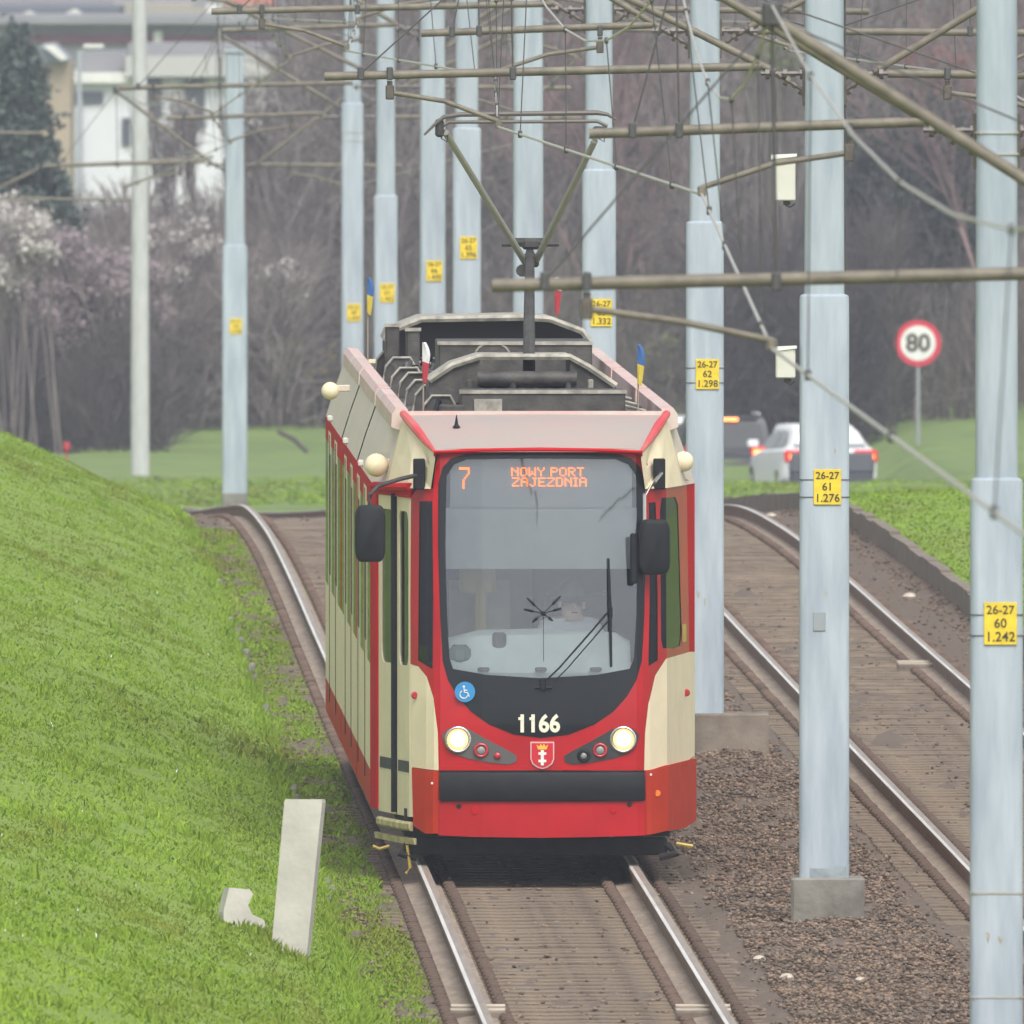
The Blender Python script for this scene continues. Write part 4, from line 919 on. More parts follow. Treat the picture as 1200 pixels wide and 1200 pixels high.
mb = MB(); mb.tube([(-.36, 4.12, 3.405), (.36, 4.12, 3.405)], .055, 12); mb.build('roller_drum', M['roofmetal'], f1, smooth=True)
for x_ in (-.42, -.1, .30, .46):
    mb = MB(); mb.cbox((x_, 4.1, 3.25), (.04, .05, .3), .01); mb.build('upright', M['pale_edge' if x_ > .4 else 'darkmetal'], f1)
rbox(514, 401, 694, 440, 9.6, 1.6)
mb = MB(); s = F/(TD+9.6); uc = (577-600)/s-NX+YAW*9.6; mb.tube([(uc+.13*math.cos(R(a_)), 9.6, 3.47+.10*math.sin(R(a_))) for a_ in range(0, 181, 20)], .009, 5); mb.build('cable_loop', M['pale_edge'], tram)
f2 = frame([(451, 399), (455, 389), (494, 374), (612, 372), (645, 374), (682, 388), (690, 398)], 19.5, .028, 2.2, 'roof_frame', M['pale_edge'])
mb = MB(); s = F/(TD+19.5); q = [((x-600)/s-NX+YAW*19.5, HC-(y+250)/s) for x, y in ((453, 400), (456, 391), (495, 377), (645, 377), (681, 391), (688, 402), (688, 420), (453, 420))]; mb.prism(q, 19.9, 21.6); mb.build('cover', mat('dark_cover', (.045, .045, .05), .7), f2)
rbox(452, 380, 468, 400, 19.0, .4, rim=True); rbox(476, 385, 492, 400, 18.6, .3, rim=True)
# clutter on the left of the roof
for k_, (px, py, v) in enumerate(((434, 410, 21), (452, 436, 13.5), (462, 445, 11.5), (480, 462, 6.5), (490, 482, 2.6), (444, 422, 17.8), (470, 452, 8.6))):
    s = F/(TD+v); u = (px+26-600)/s-NX+YAW*v; z = 3.12
    mb = MB(); mb.loft([[(u-.14, v+q, z), (u-.12, v+q, z+.12), (u-.06, v+q, z+.19), (u+.07, v+q, z+.19), (u+.12, v+q, z+.10), (u+.14, v+q, z)] for q in (0, .5)]); ho = mb.build('resistor_hood', M['roofmetal'], tram)
    mb = MB(); mb.tube([(u-.14, v-.01, z), (u-.12, v-.01, z+.12), (u-.06, v-.01, z+.19), (u+.07, v-.01, z+.19), (u+.12, v-.01, z+.10), (u+.14, v-.01, z)], .011, 6); mb.build('rim', M['pale_edge'], ho)
    mb = MB()
    for q in range(4): mb.tube([(u+.15+.05*q, v+.2, z), (u+.2+.05*q, v+.1, z+.13+.04*(q % 2)), (u+.32+.04*q, v+.3, z+.04)], .014, 5)
    mb.build('cable', M['darkmetal'], ho)
def cable(pts, r_, m_='darkmetal'):
    mb = MB(); mb.tube(pts, r_, 6); mb.build('roof_cable', M[m_], tram)
for v, uu, rr2 in ((7.5, -.52, .13), (12.0, -.50, .14)): cable([(uu+rr2*math.cos(R(a_)), v, 3.14+rr2*math.sin(R(a_))) for a_ in range(0, 361, 30)], .016)
cable([(-.78, 9, 3.22), (-.15, 9, 3.2)], .02); cable([(-.78, 3.2, 3.14), (-.5, 3.3, 3.2), (-.35, 3.4, 3.1)], .018); cable([(-.4, 3.6, 3.12), (-.32, 3.6, 3.3), (-.2, 3.8, 3.2)], .018)
for k_ in range(9):
    mb = MB(); v_0 = 2.0+k_*1.7; u_0 = random.uniform(-.62, -.42); w_0 = random.uniform(.08, .18); mb.cbox((u_0, v_0, 3.17), (w_0, .3, random.uniform(.1, .2)), .012); mb.build('relay_box', M[random.choice(('darkmetal', 'roofmetal', 'pale_edge', 'black'))], tram)
for k_ in range(60):
    v0 = random.uniform(1.6, 18); u0 = random.uniform(-.72, -.25); pts_ = [(u0, v0, 3.14)]
    for q in range(4): pts_.append((pts_[-1][0]+random.uniform(-.08, .12), pts_[-1][1]+random.uniform(.05, .4), 3.13+random.uniform(0, .16)))
    cable(pts_, random.choice((.008, .012, .018)), random.choice(('darkmetal', 'roofmetal', 'black')))
for k_ in range(5):
    v = 2.2+k_*1.1; mb = MB(); mb.cbox((.74, v, 3.12), (.16, .5, .16), .03); mb.tube([(.66, v, 3.12), (.66, v+.3, 3.24), (.82, v+.4, 3.2)], .014, 6); mb.build('junction_box', M['roofmetal' if k_ % 2 else 'pale_edge'], tram)
# pantograph
pg = empty('pantograph', (0, 5.0, 3.3)); pg.parent = tram
def pp(px, py, v): s = F/(TD+v); return Vector(((px-600)/s-NX+YAW*v, v-5.0, HC-(py+250)/s-3.3))
mb = MB(); mb.tube([pp(620, 452, 4.4), pp(620, 380, 5.5), pp(621, 296, 6.8)], [.046, .042, .034], 8); mb.build('lower_arm', M['darkmetal'], pg, smooth=True)
mb = MB(); mb.cbox(tuple(pp(622, 286, 6.8)), (.14, .1, .08), .03); mb.tube([pp(588, 286, 6.8), pp(655, 286, 6.8)], [.018, .018], 8); mb.tube([pp(603, 284, 6.8), pp(640, 284, 6.8)], .033, 8); mb.cbox(tuple(pp(622, 305, 6.8)), (.12, .08, .10), .02); mb.lathe([(.035, -.01), (.047, -.01), (.047, .01), (.035, .01)], tuple(pp(612, 317, 6.7)), 'Y', 10); mb.build('knee_joint', M['darkmetal'], pg)
for a_, b_ in (((616, 308), (522, 155)), ((628, 306), (697, 165))):
    mb = MB(); mb.tube([pp(*a_, 6.8), pp(*b_, 5.0)], [.026, .024], 8); mb.build('upper_arm', mat('arm_grey', (.36, .35, .31), .55), pg, smooth=True)
mb = MB(); mb.tube([pp(497, 158, 4.85), pp(508, 147, 4.85), pp(520, 137, 4.85), pp(540, 134, 4.85), pp(700, 132, 4.85), pp(712, 134, 4.85), pp(722, 140, 4.85)], [.008, .011, .016, .018, .018, .014, .008], 8); mb.build('collector_bar', mat('carbon_strip', (.12, .105, .09), .5), pg, smooth=True)
mb = MB(); mb.tube([pp(515, 150, 5.2), pp(526, 143, 5.2), pp(700, 142, 5.2), pp(712, 148, 5.2)], .013, 8); mb.build('collector_bar', mat('carbon_strip2', (.13, .12, .10), .5), pg, smooth=True)
mb = MB(); mb.cbox(tuple(pp(515, 150, 5.0)), (.06, .3, .13), .02); mb.cbox(tuple(pp(703, 152, 5.0)), (.10, .3, .05), .02)
for x in (521, 705): mb.tube([pp(x, 152, 5.0), pp(x-4, 162, 5.0), pp(x+3, 166, 5.0), pp(x+4, 155, 5.0)], .006, 5)
mb.build('head_bracket', M['darkmetal'], pg)
# flags
for (px, yt, yb, v, c1, c2, ysplit) in ((496, 401, 482, 1.6, 'flagwhite', 'flagred', .5), (748, 404, 482, 1.6, 'flagblue', 'flagyellow', .5), (431, 325, 405, 25.0, 'flagblue', 'flagyellow', .5), (651, 325, 400, 25.0, 'flagwhite', 'flagred', .35)):
    s = F/(TD+v); u = (px-600)/s-NX+YAW*v; zt3 = HC-(yt+250)/s; zb3 = 3.2
    mb = MB(); mb.tube([(u, v, zb3-.1), (u, v, zt3)], .006, 5); fo = mb.build('roof_flag', mat('staff', (.30, .26, .2), .7), tram)
    hh = .27; wd = .027
    for c_, z1_, z2_ in ((c1, zt3, zt3-hh*ysplit), (c2, zt3-hh*ysplit, zt3-hh)):
        mb = MB(); rg = []
        for f in np.linspace(0, 1, 6):
            z = z1_+(z2_-z1_)*f; g2 = (zt3-z)/hh; wv = wd*(.35+.65*math.sin(.25+g2*2.3)+.12*math.sin(g2*9)); sk = .012*math.sin(g2*5); rg.append([(u-.007, v-.008, z), (u+wv*.5+sk, v-.035, z-.01), (u+wv*1.5+sk, v-.004, z-.035*g2), (u+wv*.6, v+.02, z)])
        mb.loft(rg); mb.build('flag_cloth', M[c_], fo)
# ------------------------------------------------------------------ driver
def skin_body(name, verts, edges, radii, mtl, root=0, sub=2):
    me = bpy.data.meshes.new(name); me.from_pydata(verts, edges, []); o = new_obj(name, me)
    md = o.modifiers.new('k', 'SKIN'); md.use_smooth_shade = True
    for i, r in enumerate(radii):
        sv_ = me.skin_vertices[0].data[i]; sv_.radius = r if isinstance(r, tuple) else (r, r); sv_.use_root = (i == root)
    s2 = o.modifiers.new('s', 'SUBSURF'); s2.levels = sub; s2.render_levels = sub
    dg = bpy.context.evaluated_depsgraph_get(); dg.update(); m2 = bpy.data.meshes.new_from_object(o.evaluated_get(dg)); bpy.data.objects.remove(o)
    m2.materials.clear(); m2.materials.append(mtl); return new_obj(name, m2)
skinm = mat('skin', (.75, .50, .40), .6); shirt = mat('white_shirt', (.85, .88, .92), .8)
v_ = [(0, .05, 0), (0, .03, .22), (0, .0, .45), (0, -.02, .575), (0, -.05, .61), (0, -.075, .675),
      (-.18, .0, .51), (-.24, -.12, .29), (-.14, -.38, .30), (.18, .0, .51), (.25, -.12, .29), (.17, -.38, .30), (-.10, -.40, -.02), (-.10, -.42, -.42), (-.10, -.55, -.48), (.10, -.40, -.02), (.10, -.42, -.42), (.10, -.55, -.48), (-.10, -.45, .31), (.14, -.45, .31)]
e_ = [(0, 1), (1, 2), (2, 3), (3, 4), (4, 5), (2, 6), (6, 7), (7, 8), (2, 9), (9, 10), (10, 11), (0, 12), (12, 13), (13, 14), (0, 15), (15, 16), (16, 17), (8, 18), (11, 19)]
r_ = [.15, .14, (.17, .12), .06, (.075, .085), (.085, .095), .075, .05, .035, .075, .05, .035, .085, .06, .04, .085, .06, .04, .03, .03]
dr = skin_body('person', v_, e_, r_, skinm)
for p_ in dr.data.polygons: pass
dr.data.materials.append(shirt); dr.data.materials.append(mat('dark_trousers', (.03, .035, .05), .8))
for p_ in dr.data.polygons:
    c = p_.center; p_.use_smooth = True
    if c.z < .12: p_.material_index = 2
    elif c.z < .575 and c.y > -.36: p_.material_index = 1
dr.location = tram.matrix_world @ Vector((0, 0, 0)) if False else (NX+.245-YAW*1.1, TD+1.1, 1.17); dr.rotation_euler = (0, 0, R(12))
tag(dr, 'driver in a white shirt seated behind the tram windscreen', 'person')
mb = MB(); hz = .675
prof = [(.085*math.sin(math.pi*k_/8), hz+.035-.095*math.cos(math.pi*k_/8)+.02) for k_ in range(3, 9)]
mb.lathe(prof, (0, -.03, 0), 'Z', 14); mb.v = [(a*1.0, b*1.06-.008+.16*max(0, .70-c), c+.026) for a, b, c in mb.v if True]; hr = mb.build('hair', mat('grey_hair', (.10, .08, .07), .8), dr, smooth='all')
mb = MB(); mb.tube([(0, -.165, hz+.01), (0, -.188, hz-.02), (0, -.165, hz-.03)], [.008, .014, .008], 6); mb.build('nose', skinm, dr, smooth=True)
mb = MB(); mb.cbox((0, -.162, hz-.055), (.045, .01, .01), .003); mb.build('mouth', mat('lips', (.30, .10, .09), .6), dr)
for sx in (-1, 1):
    mb = MB(); mb.lathe([(0, -.005), (.007, -.003), (.007, .003), (0, .005)], (sx*.031, -.160, hz+.012), 'Y', 8); mb.build('eye', M['ink'], dr)
    mb = MB(); mb.cbox((sx*.088, -.07, hz-.005), (.018, .04, .055), .007); mb.build('ear', skinm, dr)
    mb = MB()
    for q in range(4): mb.tube([(sx*.12-.03+q*.018, -.46, .32), (sx*.12-.03+q*.018, -.51, .325), (sx*.12-.03+q*.018, -.53, .30)], [.010, .009, .007], 6)
    mb.tube([(sx*.12-sx*.03, -.45, .32), (sx*.12-sx*.06, -.48, .33)], [.011, .008], 6); mb.build('fingers', skinm, dr, smooth=True)

# ------------------------------------------------------------------ speed sign
d = 617; c = P(1076, 402, d); g = float(terrain(c.x, d)); t = empty('speed_limit_sign', (c.x, d, g)); tag(t, 'round 80 speed limit sign on a grey pole before the thicket', 'road sign')
zc = c.z-g; mb = MB(); mb.tube([(0, .05, -.2), (0, .05, zc+.35)], .04, 8); mb.build('pole', mat('galvanised_pole', (.30, .31, .32), .6), t)
mb = MB(); mb.lathe([(0, -.01), (.45, -.01), (.45, .01), (0, .01)], (0, 0, zc), 'Y', 36); so = mb.build('sign_disc', mat('sign_red', (.62, .03, .06), .5), t)
mb = MB(); mb.lathe([(0, -.004), (.345, -.004), (.345, .002), (0, .002)], (0, -.012, zc), 'Y', 36); mb.build('sign_face', M['white'], so)
text_mesh('80', .48, M['ink'], so, 'lettering', (0, -.022, zc-.01), ext=.002, bold=.014, sx=1.0)
# ------------------------------------------------------------------ cars
def car(name, px0, px1, ytop, d, yaw, paint, kind, lab):
    "rear view car, built facing +y (away)"
    w_ = 1.80 if kind != 'suv' else 1.86; Hh = {'wagon': 1.44, 'suv': 1.72, 'van': 1.9}[kind]; Ln = 4.7; M['carglass'] = mat('car_glass', (.30, .32, .33) if kind == 'wagon' else (.045, .05, .055), .3 if kind != 'wagon' else .12, coat=.4 if kind == 'wagon' else 0, spec=.5 if kind == 'wagon' else .15)  # the estate car's pale glass colour stands in for reflected sky
    c = P((px0+px1)/2, ytop, d); g = c.z-Hh
    t = empty(name, (c.x, d, g), rz=yaw, rx=R(-.7)); tag(t, lab, 'car', 'cars on the road behind the grass verge')
    # lower body sections along y: (y, half width, z0, z1)
    S = [(0, .80, .38, .92), (.08, .87, .30, .98), (.5, .90, .22, 1.0), (1.2, .90, .2, .98), (3.0, .90, .2, .95), (4.0, .88, .22, .86), (4.5, .78, .26, .74), (4.68, .6, .34, .6)]
    if kind != 'wagon': S = [(y, hw*1.03, z0, z1*1.08) for y, hw, z0, z1 in S]
    k = w_/1.8; mb = MB(); rings = []
    for y, hw, z0, z1 in S:
        hw *= k; rings.append([(-hw*.86, y, z0), (hw*.86, y, z0), (hw, y, z0+.14), (hw*1.0, y, (z0+z1)/2+.08), (hw*.95, y, z1-.05), (hw*.88, y, z1), (-hw*.88, y, z1), (-hw*.95, y, z1-.05), (-hw, y, (z0+z1)/2+.08), (-hw, y, z0+.14)])
    mb.loft(rings); mb.build('body', paint, t, smooth=True)
    zt0 = S[1][3]
    if kind == 'wagon': C = [(.10, .80, .66, zt0-.04), (.50, .79, .60, zt0+.28), (.95, .78, .56, Hh-.06), (1.6, .77, .58, Hh), (2.4, .77, .62, Hh-.02), (3.3, .79, .70, zt0-.1)]
    else: C = [(.06, .82, .80, zt0-.04), (.30, .82, .68, Hh-.05), (1.2, .82, .70, Hh), (2.6, .82, .70, Hh-.02), (3.4, .84, .76, zt0-.1)]
    # glasshouse: frustum-like loft with bottom half-width hb and top half-width
    mb = MB(); rg = []
    for y, hb, ht, zt_ in C: rg.append([(-hb*k, y, zt0-.06), (hb*k, y, zt0-.06), (ht*k*1.06, y, zt_-.05), (ht*k, y, zt_), (-ht*k, y, zt_), (-ht*k*1.06, y, zt_-.05)])
    mb.loft(rg); mb.build('cabin', paint, t, smooth=True)
    gl = M['carglass']
    ci = 2 if kind == 'wagon' else 1; y0, y1 = C[0][0], C[ci][0]-.1*(ci-1); ztop = C[ci][3]
    mb = MB(); hb, ht = C[0][1]*k, C[ci][2]*k
    def rp(f, q): # rear plane point, f 0..1 up
        return (q*((hb)*(1-f)+ht*1.02*f), y0+(y1-y0)*f-.015, (zt0-.0)*(1-f)+ztop*f)
    mb.add([rp(.06, -.88), rp(.06, .88), rp(.86, .88), rp(.86, -.88)], [(0, 1, 2, 3)]); mb.build('rear_window', gl, t)
    for sx in (-1, 1):
        mb = MB(); x0, x1 = hb*.999, C[2][2]*k*1.06
        f = lambda y, z: (sx*((x0+(x1-x0)*(z-zt0)/(Hh-zt0))+.012), y, z)
        mb.add([f(.55, zt0+.02), f(1.55, zt0+.02), f(1.55, Hh-.12), f(.95, Hh-.12)], [(0, 1, 2, 3)]); mb.add([f(1.62, zt0+.02), f(3.0, zt0), f(2.45, Hh-.12), f(1.62, Hh-.12)], [(0, 1, 2, 3)]); mb.build('side_window', gl, t)
        tz = zt0-.14 if kind == 'wagon' else zt0-.04
        mb = MB(); mb.cbox((sx*.64*k, .05, tz), (.48, .18, .24), .06); tl_ = mb.build('tail_light', M['tailred'], t)
        mb = MB(); mb.cbox((sx*.63*k, -.045, tz), (.34, .012, .085), .012); mb.build('brake_lamp', M['tailon'], tl_)
        for y in (.85, 3.75):
            mb = MB(); mb.lathe([(0, -.1), (.22, -.11), (.32, -.09), (.33, .0), (.32, .09), (0, .1)], (sx*.80*k, y, .32), 'X', 20); wo_ = mb.build('wheel', M['black'], t)
            mb = MB(); mb.lathe([(0, -.005), (.2, -.005), (.2, .005), (0, .005)], (sx*.915*k, y, .32), 'X', 16); mb.build('rim', M['chrome'], wo_)
        mb = MB(); mb.cbox((sx*1.0*k, 2.9, zt0+.08), (.2, .1, .14), .03); mb.build('door_mirror', paint, t)
        if kind == 'suv': mb = MB(); mb.tube([(sx*.62, .4, Hh+.05), (sx*.62, 2.4, Hh+.05)], .025, 6); mb.build('roof_bar', M['white'], t)
    mb = MB(); mb.cbox((0, .02, .42), (w_*.88, .16, .26), .05); mb.build('rear_bumper', mat(name+'_bumper', (.06, .065, .075), .5) if kind == 'wagon' else paint, t)
    mb = MB(); mb.cbox((0, .0, .62 if kind == 'wagon' else .45), (.46, .03, .11), .006); mb.build('licence_plate', M['white'], t)
    mb = MB(); mb.cbox((0, -.02, .72), (w_*.90, .10, .38), .06); mb.build('tailgate', mat(name+'_gate', (.10, .105, .125), .3, coat=.4) if kind == 'wagon' else paint, t)
    if kind == 'suv':
        mb = MB(); mb.cbox((0.0, C[1][0]-.02, Hh-.03), (1.15, .12, .05), .01); sp_ = mb.build('spoiler', paint, t)
        mb = MB(); mb.cbox((0.02, C[1][0]-.09, Hh-.06), (.34, .02, .05), .008); mb.build('brake_lamp', M['tailon'], sp_)
M['carglass'] = mat('car_glass', (.20, .22, .23), .08, coat=.5); M['tailred'] = mat('tail_lens', (.55, .015, .02), .25, coat=.4, emis=(1, .02, .02), estr=.25); M['tailon'] = mat('brake_glow', (.9, .2, .1), .4, emis=(1, .22, .05), estr=5)
M['carwhite'] = mat('car_white', (.92, .93, .94), .4, coat=.3); M['cargrey'] = mat('car_grey', (.05, .055, .065), .45, coat=.1)
car('car', 917, 1032, 497, 588, R(9), M['carwhite'], 'wagon', 'white estate car with both red tail lights lit')
car('car', 806, 903, 488, 625, R(3), M['cargrey'], 'suv', 'dark grey off-road car with roof bars and a lit high brake light')
car('car', 742, 806, 487, 634, R(3), M['carwhite'], 'van', 'white vehicle mostly hidden between tram and mast')

# ------------------------------------------------------------------ trees
def bare_tree(seed, H, spread, levels=5, twigs=1):
    rn = random.Random(seed); segs = []
    def grow(p, dirv, ln, r, lv):
        n_ = 3 if lv < 2 else 2; q = p; dv = dirv
        for k_ in range(n_):
            dv = (dv+Vector((rn.gauss(0, .10), rn.gauss(0, .10), rn.gauss(0, .05)+(.06 if lv else 0)))).normalized()
            e = q+dv*ln/n_; r2 = r*(1-.28*(k_+1)/n_); segs.append((q, e, r*(1-.28*k_/n_), r2, lv)); q = e
            if lv < levels and (lv > 0 or k_ >= 1):
                for _ in range(1 if lv < 2 else rn.choice((1, 2))):
                    a = rn.uniform(0, 6.28); tilt = rn.uniform(.45, .95)*spread; s_ = dv.orthogonal().normalized(); s_.rotate(Matrix.Rotation(a, 3, dv))
                    grow(q, (dv+s_*tilt).normalized(), ln*rn.uniform(.5, .78), r2*rn.uniform(.45, .62), lv+1)
        if lv < levels:
            grow(q, (dv+Vector((rn.gauss(0, .2), rn.gauss(0, .2), .1))).normalized(), ln*.75, r*.62, lv+1)
    grow(Vector((0, 0, -.2)), Vector((rn.gauss(0, .05), rn.gauss(0, .05), 1)).normalized(), H*.36, H*.012, 0)
    return segs
def segs_mesh(segs, rmin=.006, sides=3):
    A = np.array([s[0] for s in segs]); B = np.array([s[1] for s in segs]); ra = np.maximum([s[2] for s in segs], rmin); rb = np.maximum([s[3] for s in segs], rmin)
    T = B-A; T /= np.linalg.norm(T, axis=1)[:, None]+1e-9; up = np.where(np.abs(T[:, 2:3]) < .9, [[0, 0, 1.]], [[1., 0, 0]])
    U = np.cross(T, up); U /= np.linalg.norm(U, axis=1)[:, None]; Wv = np.cross(U, T); vs = []
    for k_ in range(sides):
        a = 2*math.pi*k_/sides; D_ = U*math.cos(a)+Wv*math.sin(a); vs.append(A+D_*ra[:, None])
    for k_ in range(sides):
        a = 2*math.pi*k_/sides; D_ = U*math.cos(a)+Wv*math.sin(a); vs.append(B+D_*rb[:, None])
    V = np.stack(vs, 1).reshape(-1, 3); b = (2*sides)*np.arange(len(segs))[:, None]
    Fc = np.concatenate([b+np.array([[k_, (k_+1) % sides, sides+(k_+1) % sides, sides+k_]]) for k_ in range(sides)], 0)
    return V, Fc
protos = []
for s_, H_, sp_ in ((1, 10, .9), (5, 9, 1.1), (9, 11, .75), (14, 8, 1.2), (21, 10, 1.0)):
    sg = bare_tree(s_, H_, sp_); tr_ = [s for s in sg if s[4] == 0]; cr_ = [s for s in sg if s[4] > 0]
    protos.append((segs_mesh(tr_, .03, 7), segs_mesh(cr_, .011, 3), sg))
def mesh_only(name, VF, mtl):
    o = np_mesh(name, VF[0], VF[1], mtl); me = o.data; bpy.data.objects.remove(o); return me
PM = [(mesh_only('trunk', p[0], M['bark']), mesh_only('crown', p[1], M['twig'])) for p in protos]
PMr = [mesh_only('crown', p[1], M['twigred']) for p in protos]
def place_tree(px, d, pi, sc, lab, rz, red=False, name='bare_tree', cat='tree', group='bare trees of the thicket'):
    X = (px-600)*d/F; t = empty(name, (X, d, float(terrain(X, d))), rz=rz); t.scale = (sc, sc, sc); tag(t, lab, cat, group)
    a = new_obj('trunk', PM[pi][0], t); b = new_obj('crown', PMr[pi] if red else PM[pi][1], t); return t
cols = ['far left edge', 'left end']
posns = [(20, 655), (95, 668), (150, 648), (205, 690), (235, 660), (300, 655), (335, 700), (385, 660), (430, 690), (480, 650), (520, 700), (570, 665), (640, 690), (665, 652), (740, 660), (770, 700), (865, 650), (893, 690), (1000, 658), (925, 662), (1050, 700), (1098, 665), (1125, 650), (1190, 680), (600, 720), (720, 725), (960, 730), (1020, 690), (250, 735), (130, 720)]
refs = ['behind the grass mound', 'behind the tall concrete mast', 'left of the lone far mast', 'right of the lone far mast', 'above the tram roof', 'behind the pantograph', 'between the masts right of the pantograph', 'behind the grey car', 'behind the white car', 'around the speed limit sign', 'at the right edge']
for i, (px, d) in enumerate(posns):
    side_word = 'nearer' if d < 670 else 'farther'
    bound = [(60, 'at the left edge behind the blossoming bush'), (140, 'left of the tall concrete mast'), (215, 'between the concrete mast and the lone far mast'), (270, 'behind the lone far blue mast'), (345, 'just right of the lone far blue mast'), (400, 'above the left side of the tram'), (500, 'behind the cluster of far masts'), (590, 'behind the left pantograph arm'), (680, 'behind the right pantograph arm'), (790, 'between pantograph and mast 62'), (900, 'above the grey car'), (990, 'behind mast 61'), (1080, 'above the white car and the speed sign'), (1140, 'right of the speed limit sign'), (1300, 'behind the nearest mast')]
    wd = next(b for a, b in bound if px < a); red = px in (640, 740, 665, 1098, 1125, 720, 770)
    same = [q for q in posns if next(b for a, b in bound if q[0] < a) == wd]
    rank = sorted(same, key=lambda q: q[1]).index((px, d)); rk = ['nearest', 'second nearest', 'third nearest', 'farthest'][min(rank, 3)] if len(same) > 1 else 'lone'
    place_tree(px, d, i % 5, random.uniform(.85, 1.2) if px > 400 else random.uniform(.27, .36), '%s %s tree %s' % (rk, 'reddish budding' if red else 'bare grey-brown', wd), random.uniform(0, 6), red)
# undergrowth: dense twigs (one mass)
def twig_mass(name, n, xr, dr_, zr, ln, r, mtl, lab, top=None):
    x = rng.uniform(xr[0], xr[1], n); d = rng.uniform(dr_[0], dr_[1], n); X = (x-600)*d/F; g = terrain(X, d)
    hmax = zr[1]*(.78+.22*np.sin(x*.021+1)*np.sin(x*.0077)) if top is None else top(x)
    z = g+zr[0]+(hmax-zr[0])*rng.random(n)**1.0
    l = rng.uniform(ln[0], ln[1], n); th = rng.normal(0, .85, n); ph = rng.normal(0, .55, n)
    # lean follows slow field, so neighbouring twigs run together
    th = th*.55+.55*np.sin(x*.05+d*.3); D_ = np.stack([np.sin(th), np.sin(ph), np.cos(th)*np.cos(ph)], -1); A = np.stack([X, d, z], -1)
    segs = [(a, b, rr_, rr_*.6, 1) for a, b, rr_ in zip(A, A+D_*l[:, None], rng.uniform(r[0], r[1], n))]
    V, Fc = segs_mesh(segs, .004, 3); return tag(np_mesh(name, V, Fc, mtl), lab, 'thicket', kind='stuff')
twig_mass('thicket', 80000, (-60, 1260), (672, 760), (0, 10.2), (.5, 1.8), (.010, .024), M['twig'], 'dense bare grey-brown thicket filling the background',
          top=lambda x: 2.3+.8*np.sin(x*.03)**2+7.5*sst(285, 390, x))
twig_mass('thicket', 26000, (-60, 360), (636, 672), (0, 3), (.3, 1.2), (.007, .018), M['twig'], 'bare shrubs with fine twigs behind the grass mound', top=lambda x: 2.6+.6*np.sin(x*.04)**2)
twig_mass('thicket', 9000, (620, 1260), (700, 745), (4, 10), (.3, 1.2), (.010, .024), M['twigred'], 'reddish budding twigs high in the thicket right of the pantograph')
twig_mass('underwood', 12000, (-40, 1240), (645, 672), (0, 2.6), (.4, 1.3), (.008, .018), mat('pale_dry_stems', (.17, .145, .12), .95, rnd=.5), 'dry stems and undergrowth along the foot of the thicket', top=lambda x: 1.6+1.2*np.sin(x*.017)**2)
twig_mass('underwood', 15000, (820, 1052), (634, 652), (0, 3), (.3, 1.2), (.008, .02), M['bark'], 'dark tangled undergrowth right behind the cars', top=lambda x: 3.4+.5*np.sin(x*.05))  # dark colour carries the shade low in the thicket
twig_mass('underwood', 12000, (-60, 200), (606, 636), (-.1, 3), (.25, 1.0), (.007, .018), M['bark'], 'dark undergrowth below the blossoming bushes on the left', top=lambda x: 1.7+.6*np.sin(x*.06))  # shade under the bushes put into the dark stem colour
twig_mass('underwood', 12000, (150, 420), (640, 668), (-.1, 3), (.25, 1.0), (.007, .018), M['bark'], 'dark undergrowth beyond the far lawn left of the tram', top=lambda x: 2.0+.6*np.sin(x*.06))  # stems coloured dark to stand in for shade at ground level
# leaf clusters
def leaves(name, n, centres, mtl, parent, sz=(.03, .07)):
    c = np.array(centres)[rng.integers(0, len(centres), n)]; p = c[:, :3]+rng.normal(0, 1, (n, 3))*c[:, 3:4]*.42
    a = rng.normal(0, 1, (n, 3)); a /= np.linalg.norm(a, axis=1)[:, None]; b = np.cross(a, rng.normal(0, 1, (n, 3))); b /= np.linalg.norm(b, axis=1)[:, None]
    s_ = rng.uniform(sz[0], sz[1], n)[:, None]; V = np.stack([p-a*s_, p+b*s_*.7, p+a*s_, p-b*s_*.7], 1).reshape(-1, 3)
    return np_mesh(name, V, 4*np.arange(n)[:, None]+np.array([[0, 1, 2, 3]]), mtl, parent)
def shrub(px, pyc, d, rad, mtl, lab, name, cat, n=3000, H=None, pi=3, seeds=1, sz=(.03, .06), group=None, density=26):
    c = P(px, pyc, d); g = float(terrain(c.x, d)); t = empty(name, (c.x, d, g)); tag(t, lab, cat, group)
    hh = c.z-g; rn = random.Random(seeds*7+int(px)); cs = []
    st_ = []
    for k_ in range(density):
        a = rn.uniform(0, 6.28); rr2 = rad*math.sqrt(rn.random()); z = hh+rn.uniform(-.85, .9)*rad*math.sqrt(max(.05, 1-(rr2/rad)**2)); e = Vector((math.cos(a)*rr2, math.sin(a)*rr2*.7, z)); cs.append((*e, rad*.28))
        jx = rn.gauss(0, .35)*rad; m_ = Vector((e.x*.8+jx*.5, e.y*.8, z*.55)); st_.append((Vector((e.x*.6+jx, e.y*.6, -.1)), m_, .022, .017, 0)); st_.append((m_, e, .017, .010, 1))
        for _ in range(10):
            q = e+Vector((rn.gauss(0, .3)*rad, rn.gauss(0, .3)*rad, rn.gauss(0, .3)*rad)); st_.append((m_.lerp(e, rn.uniform(.3, 1)), q, .014, .006, 2))
    V, Fc = segs_mesh(st_, .007, 3); np_mesh('stems', V, Fc, M['twig'], t); leaves('blossom' if cat != 'pine' else 'needles', n, cs, mtl, t, sz); return t
shrub(8, 285, 606, .95, M['blossomw'], 'white blossoming bush at the left edge above the grass mound', 'blossom_bush', 'bush', 7000, sz=(.02, .05))
